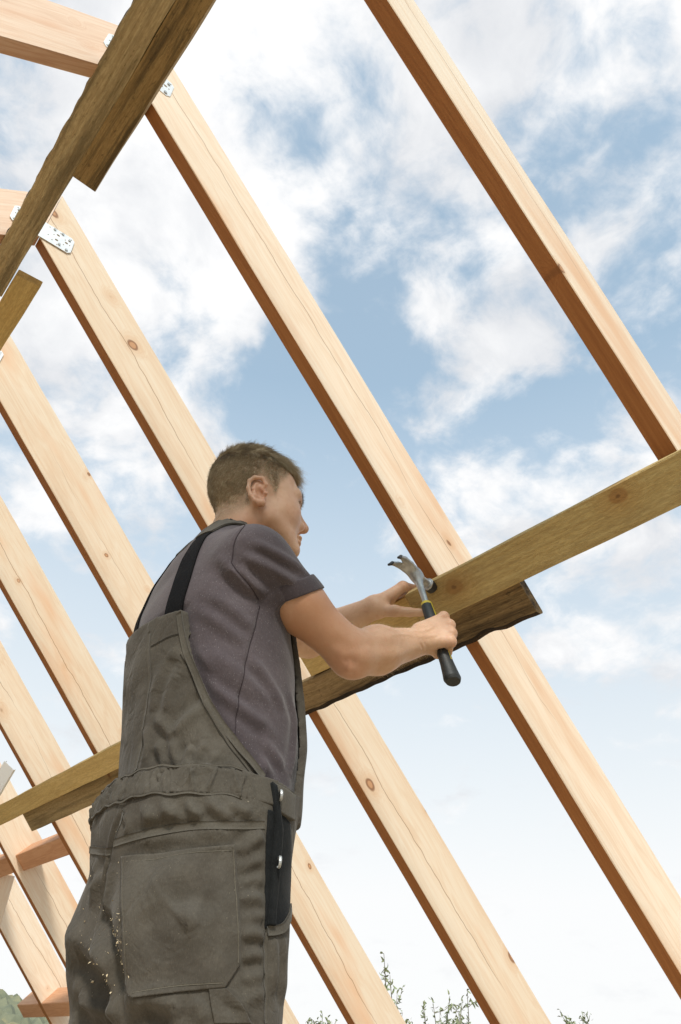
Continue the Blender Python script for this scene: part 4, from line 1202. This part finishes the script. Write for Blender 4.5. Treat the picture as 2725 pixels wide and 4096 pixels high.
# back pocket
pk = ([(495, 3425), (489, 3560), (492, 3700), (500, 3850), (504, 3933), (556, 3981)], [(938, 3377), (948, 3500), (960, 3640), (966, 3780), (964, 3859), (899, 3950)])
part('back_pocket', patch('back_pocket', over, ov_folds, pk, TWILL, .0030, 60, 60, .004), ovr, 'large patch pocket with clipped lower corners')
def inset(P_, cx, cy, k): return [((x-cx)*k+cx, (y-cy)*k+cy) for x, y in P_]
ring_ = pk[0]+pk[1][::-1]+[pk[0][0]]
part('pocket_stitch', ribbon('pocket_stitch', over, ov_folds, inset(pk[0][:-1], 727, 3680, .955), .0014, .0036, THREADL, .0004, nw=2), ovr)
part('pocket_stitch', ribbon('pocket_stitch', over, ov_folds, inset(pk[1][:-1], 727, 3680, .955), .0014, .0036, THREADL, .0004, nw=2), ovr)
part('pocket_stitch', ribbon('pocket_stitch', over, ov_folds, [(515, 3448), (720, 3420), (930, 3400)], .0014, .0036, THREADL, .0004, nw=2), ovr)
part('pocket_stitch', ribbon('pocket_stitch', over, ov_folds, [(558, 3958), (720, 3940), (893, 3930)], .0014, .0036, THREADL, .0004, nw=2), ovr)
part('tool_pocket', patch('tool_pocket', over, ov_folds, ([(835, 3955), (842, 4010), (858, 4095)], [(905, 3952), (960, 4010), (1010, 4095)]), TWILL, .0026, 24, 24, .004), ovr)
# side opening: black lining, flap with two buttons
op = ([(1072, 3240), (1066, 3330), (1062, 3450), (1066, 3580), (1074, 3712)], [(1128, 3252), (1166, 3292), (1170, 3450), (1164, 3640), (1132, 3706)])
part('side_opening', patch('side_opening', over, ov_folds, op, BLACKC, .0016, 26, 50, .004), ovr, 'black lining showing in the open side')
part('flap', patch('flap', over, ov_folds, ([(1078, 3135), (1086, 3190), (1094, 3240), (1098, 3300), (1092, 3370), (1084, 3440), (1082, 3560), (1076, 3700)], [(1096, 3150), (1104, 3205), (1116, 3262), (1126, 3320), (1122, 3390), (1112, 3460), (1108, 3570), (1100, 3704)]), BLACKC, .0075, 8, 60, .008), ovr)
part('front_waistband', patch('front_waistband', over, ov_folds, ([(1092, 3140), (1096, 3190), (1104, 3245)], [(1180, 3182), (1178, 3230), (1175, 3284)]), TWILL2, .0055, 30, 14, .008), ovr)
part('side_pocket_hem', ribbon('side_pocket_hem', over, ov_folds, [(1078, 3722), (1110, 3720), (1140, 3708), (1160, 3672), (1168, 3630)], .012, .0010, TWILL2, .003), ovr)
def button(px, py, tilt):
    Pp, ok = trace(over, [(px, py)]); nr = grad(over, Pp)[0]; vw = un(CAMP-Pp[0])
    ez = un(nr*.35+Fd*tilt); ex = un(np.cross([0, 0, 1.0], ez)); ey = np.cross(ez, ex)
    V = []; prof = [(0, .0030), (.0045, .0028), (.0062, .0022), (.0078, .0030), (.0086, .0016), (.0080, -.001)]
    n = 18
    for r, h in prof[1:]:
        V += [Pp[0]+nr*.0115+ex*r*math.cos(2*math.pi*k/n)+ey*r*math.sin(2*math.pi*k/n)+ez*h for k in range(n)]
    F = [tuple(range(n))]+[(i*n+k, (i+1)*n+k, (i+1)*n+(k+1) % n, i*n+(k+1) % n) for i in range(len(prof)-2) for k in range(n)]
    part('button', mesh('button', V, F, NAIL, smooth=False), ovr)
button(1100, 3192, 1.0); button(1094, 3450, .9)
# straps: black elastic at the back, cloth ends over the shoulder
def sh_off(p): return shirt(p)
def strapline(pts): return b2w(np.array(pts))
for s in (1, -.72):
    pts = strapline([(-.052, -.115, 1.310), (-.057, -.115, 1.345), (-.061, -.112, 1.39), (-.062, -.100, 1.44), (-.057, -.075, 1.50), (-.052, -.06, 1.527)] if s < 0 else [(.104*s, -.115, 1.310), (.106*s, -.115, 1.345), (.106*s, -.112, 1.39), (.094*s, -.100, 1.44), (.078*s, -.075, 1.50), (.072*s, -.06, 1.527)])
    part('strap', ribbon('strap', shirt, sh_folds, pts, .044, .0012, ELAST, .0022, n=8, traced=False, nw=6), ovr, 'black elastic strap')
    pts = strapline([(.072*s, -.06, 1.522), (.066*s, -.035, 1.552), (.064*s, .0, 1.57), (.068*s, .04, 1.56), (.078*s, .08, 1.52), (.088*s, .13, 1.45), (.10*s, .16, 1.37)])
    part('shoulder_strap', ribbon('shoulder_strap', shirt, sh_folds, pts, .046, .0026, TWILL2, .0028, n=8, traced=False, nw=6), ovr, 'olive strap end over the shoulder')
# boots
mt, N, b = newmat('boot_leather'); b.inputs['Base Color'].default_value = (.05, .038, .03, 1); b.inputs['Roughness'].default_value = .6
def boots(s):
    def f(p):
        q = w2b(p); d = ell(q, [s*.11, .12, .05], [.052, .145, .055]); d = smin(d, rcone(q, [s*.107, .055, .05], [s*.105, .06, .16], .055, .058), .03)
        return np.maximum(d, .002-q[:, 2])
    c = b2w([s*.11, .1, .1]); return mesh('boot', *nets(f, c-.26, c+.26, .008), mt, smooth=True)
for s in (1, -1): part('boot', boots(s))
# sawdust caught on the seat
sw = []
for k in range(240):
    if rng.random() < .7: c = (200+.7015*(300+170*rng.random()**.8), 3000+.7015*(880+480*rng.beta(2, 2)))
    else: c = (200+.7015*rng.uniform(180, 620), 3000+.7015*rng.uniform(600, 1420))
    sw.append(c)
Pp, ok = trace(over, sw); Pp = Pp[ok]; nr = grad(over, Pp); Pp = Pp+nr*(ov_folds(Pp)+.0012)[:, None]
V = []; F = []
for p_, n_ in zip(Pp, nr):
    r = abs(rng.normal())*.00055+.00025; e = rng.normal(size=(4, 3))*r
    i = len(V); V += [p_+x for x in e]; F += [(i, i+1, i+2), (i, i+2, i+3), (i, i+3, i+1), (i+1, i+3, i+2)]
mt, N, b = newmat('sawdust_flakes'); b.inputs['Base Color'].default_value = (.66, .54, .36, 1); b.inputs['Roughness'].default_value = .9
o = part('sawdust', mesh('sawdust', V, F, mt), ovr); o['kind'] = 'stuff'

# ------------------------------------------------------------------ hammer
E1 = at1(1722, 2338, 1.695)-at1(1602, 2262, 1.615); E1 = un(E1-HA*(E1@HA)); E2 = np.cross(E1, HA)
def hl3(p):
    o = p-HH; return np.stack([o@E1, -(o@HA), o@E2], 1)       # along the head, up, sideways
def steel_head(p):
    q = hl3(p)
    d = ell(q, [0, .000, 0], [.019, .016, .0125])
    d = smin(d, rcone(q, [0, 0, 0], [.040, .001, 0], .0095, .0095), .006)
    fc = np.maximum(np.abs(q[:, 0]-.050)-.0095, np.sqrt(q[:, 1]**2+q[:, 2]**2)-.0138)-.0012
    d = smin(d, fc, .003)
    for s in (1, -1):
        pts = [(-.008, .006, .005*s), (-.030, .012, .0075*s), (-.055, .011, .0105*s), (-.075, .003, .0125*s), (-.090, -.010, .014*s)]
        c = None
        for i in range(4):
            rs = [.0100, .0088, .0070, .0050, .0032]; e = rcone(q*np.array([1, 1.25, 1]), np.array(pts[i])*[1, 1.25, 1], np.array(pts[i+1])*[1, 1.25, 1], rs[i], rs[i+1])
            c = e if c is None else smin(c, e, .0025)
        d = smin(d, c, .010)
    k = chain(q, [(0, -.004, 0), (0, -.035, 0), (0, -.085, 0), (0, -.150, 0)], [.0125, .0078, .0068, .0076], .0015)
    return smin(d, k, .010)
mt, N, b = newmat('polished_steel'); g = N.new('ShaderNodeTexCoord').outputs['Object']
b.inputs['Metallic'].default_value = .75; N.set(b.inputs['Base Color'], N.ramp(N.noise(g, 60, 4, .6), [(.3, (.36, .36, .355)), (.7, (.50, .50, .49))])); N.set(b.inputs['Roughness'], N.mr(N.noise(g, 90, 3, .6), .3, .7, .36, .52))
HSTEEL = mt
mt, N, b = newmat('black_rubber'); g = N.new('ShaderNodeTexCoord').outputs['Object']; b.inputs['Base Color'].default_value = (.018, .020, .020, 1); b.inputs['Roughness'].default_value = .55; bump(N, b, N.noise(g, 700, 2, .6), .0003)
RUB = mt
mt, N, b = newmat('yellow_rubber'); b.inputs['Base Color'].default_value = (.62, .47, .035, 1); b.inputs['Roughness'].default_value = .5
YEL = mt
mt, N, b = newmat('blackened_steel'); b.inputs['Base Color'].default_value = (.03, .03, .032, 1); b.inputs['Metallic'].default_value = .3; b.inputs['Roughness'].default_value = .45
BLK = mt
ham = bpy.data.objects.new('hammer', None); COL.objects.link(ham); ham.location = HB; ham.empty_display_size = .05
HINV = Matrix.Translation((-HB).tolist())
def hpart(name, me):
    o = bpy.data.objects.new(name, me); COL.objects.link(o); o.parent = ham; o.matrix_parent_inverse = HINV; return o
tag(ham, "claw hammer with a black and yellow grip in the worker's right hand", 'hammer')
V, F = nets(steel_head, HH-.20, HH+.20, .0013, 12)
fq = hl3(V[F].mean(1))
fm = ((fq[:, 0] > .0430) | (fq[:, 0] < -.076)).astype(int)
hpart('head', mesh('head', V, F, [HSTEEL, BLK], fm, smooth=True))
LG = float(np.linalg.norm(HB-HH))
def grip(p):
    q = hl3(p); u = -q[:, 1]
    r = np.interp(u, [.080, .094, .13, .19, .22, .25, LG-.005, LG+.012, LG+.02], [.0115, .0135, .0150, .0150, .0140, .0145, .0165, .0185, .0150])
    rad = np.sqrt((q[:, 0]/1.12)**2+(q[:, 2]*1.10)**2)
    return np.maximum(np.maximum(rad-r, .086-u), u-LG-.020)*.8
V, F = nets(grip, HB-.10, HB+.27, .0014, 12)
gq = hl3(V[F].mean(1)); u = -gq[:, 1]
st = np.abs(np.abs(np.arctan2(gq[:, 2], gq[:, 0]+1e-9))-1.57)
fm = ((u < .094) | ((u < LG-.03) & (st < .20))).astype(int)
hpart('grip', mesh('grip', V, F, [RUB, YEL], fm, smooth=True))

# ------------------------------------------------------------------ young trees beyond the building
mt, N, b = newmat('tree_bark'); g = N.new('ShaderNodeTexCoord').outputs['Object']
N.set(b.inputs['Base Color'], N.ramp(N.noise(g, 30, 4, .6), [(.3, (.17, .15, .11)), (.7, (.27, .24, .18))])); b.inputs['Roughness'].default_value = .9
TBARK = mt
mt, N, b = newmat('young_leaves'); g = N.new('ShaderNodeTexCoord').outputs['Object']
N.set(b.inputs['Base Color'], N.ramp(N.noise(g, 9, 4, .7), [(.3, (.17, .20, .10)), (.5, (.25, .28, .15)), (.72, (.36, .37, .22))])); b.inputs['Roughness'].default_value = .55
b.inputs['Transmission Weight'].default_value = 0.0; b.inputs['Subsurface Weight'].default_value = .1
LEAF = mt
def tube(V, F, pts, rs, n=6):
    pts = np.array(pts, float); k = len(pts); base = len(V)
    tg = np.gradient(pts, axis=0)
    for i in range(k):
        t = tg[i]/(np.linalg.norm(tg[i])+1e-9); a = np.cross(t, [.3, .9, .1]); a /= np.linalg.norm(a); c = np.cross(t, a)
        for j in range(n): V.append(pts[i]+(a*math.cos(2*math.pi*j/n)+c*math.sin(2*math.pi*j/n))*rs[i])
    for i in range(k-1):
        for j in range(n): F.append((base+i*n+j, base+i*n+(j+1) % n, base+(i+1)*n+(j+1) % n, base+(i+1)*n+j))
def young_tree(base, tips, label, seed, group='young trees beyond the rafters'):
    """slender trunk from the ground, shoots that end at the given points, leaves along every shoot"""
    r = np.random.default_rng(seed); base = np.array(base, float); tips = np.array(tips, float)
    root = bpy.data.objects.new('young_tree', None); COL.objects.link(root); root.location = base; root.empty_display_size = .2
    tag(root, label, 'tree', group)
    hub = base*.45+tips.mean(0)*.55; hub[:2] = base[:2]*.7+tips.mean(0)[:2]*.3
    V = []; F = []; tube(V, F, smooth_line([base, base*.6+hub*.4+r.normal(size=3)*.02, hub], 4), np.linspace(.035, .016, 9), 7)
    LV = []; LF = []
    def leaf(p, d, ln):
        d = d/np.linalg.norm(d); s = np.cross(d, r.normal(size=3)); s /= np.linalg.norm(s); u = np.cross(s, d); i = len(LV); w = ln*.17
        for a, bb, c in ((0, 0, 0), (.3, 1, .10), (.3, -1, .10), (.68, .8, .06), (.68, -.8, .06), (1, 0, -.14)): LV.append(p+d*ln*a+s*w*bb+u*ln*c*1.2)
        LF.extend([(i, i+1, i+2), (i+1, i+3, i+4, i+2), (i+3, i+5, i+4)])
    for tip in tips:
        mid = hub*.45+tip*.55+r.normal(size=3)*.05; mid[2] -= .02
        L = smooth_line([hub, mid, tip], 9); tube(V, F, L, np.linspace(.010, .0022, len(L)), 5)
        for k in range(3, len(L)):
            for _ in range(2):
                d = r.normal(size=3)*.8+np.array([0, 0, -.35])+(L[k]-L[k-1])/np.linalg.norm(L[k]-L[k-1])*.6
                leaf(L[k]+r.normal(size=3)*.006, d, r.uniform(.032, .062))
            if k % 3 == 0 and k < len(L)-2:
                sd = r.normal(size=3); sd[2] = abs(sd[2])*.7; e = L[k]+sd/np.linalg.norm(sd)*r.uniform(.08, .20)
                S = smooth_line([L[k], (L[k]+e)/2+r.normal(size=3)*.01, e], 3); tube(V, F, S, np.linspace(.004, .0015, len(S)), 4)
                for q in S[2:]:
                    for _ in range(2): leaf(q, r.normal(size=3)+np.array([0, 0, -.3]), r.uniform(.03, .055))
    inv = Matrix.Translation((-base).tolist())
    for nm, v, f, m_ in (('trunk', V, F, TBARK), ('crown', LV, LF, LEAF)):
        o = bpy.data.objects.new(nm, mesh(nm, np.array(v), f, m_)); COL.objects.link(o); o.parent = root; o.matrix_parent_inverse = inv
def tips(px, d): return [at1(x, y, d*(1+.03*((i*7) % 5-2))) for i, (x, y) in enumerate(px)]
def tree_at(px, d, label, seed):
    tp_ = tips(px, d); c = np.mean(tp_, 0); young_tree((c[0]*1.01, c[1]*1.01, -.20), tp_, label, seed)
tree_at([(1536, 3815), (1560, 3900), (1590, 3960), (1610, 4050), (1540, 4060), (1620, 4100)], 6.6, 'slender young tree whose tall leafy tip rises between two rafters', 3)
tree_at([(1690, 4030), (1730, 3995), (1760, 4050), (1800, 3985), (1850, 4000), (1870, 3965), (1790, 4080), (1840, 4070), (1700, 4090)], 7.2, 'bushy young tree with several leafy shoots at the bottom edge', 5)
tree_at([(2240, 4045), (2265, 4075), (2330, 4052), (2360, 4062), (2300, 4100)], 7.8, 'young tree showing only its leaf tips at the bottom, rightmost', 8)
tree_at([(1290, 4055), (1310, 4075), (1345, 4080), (1275, 4085)], 7.5, "young tree showing few leaves beside the worker's thigh", 9)
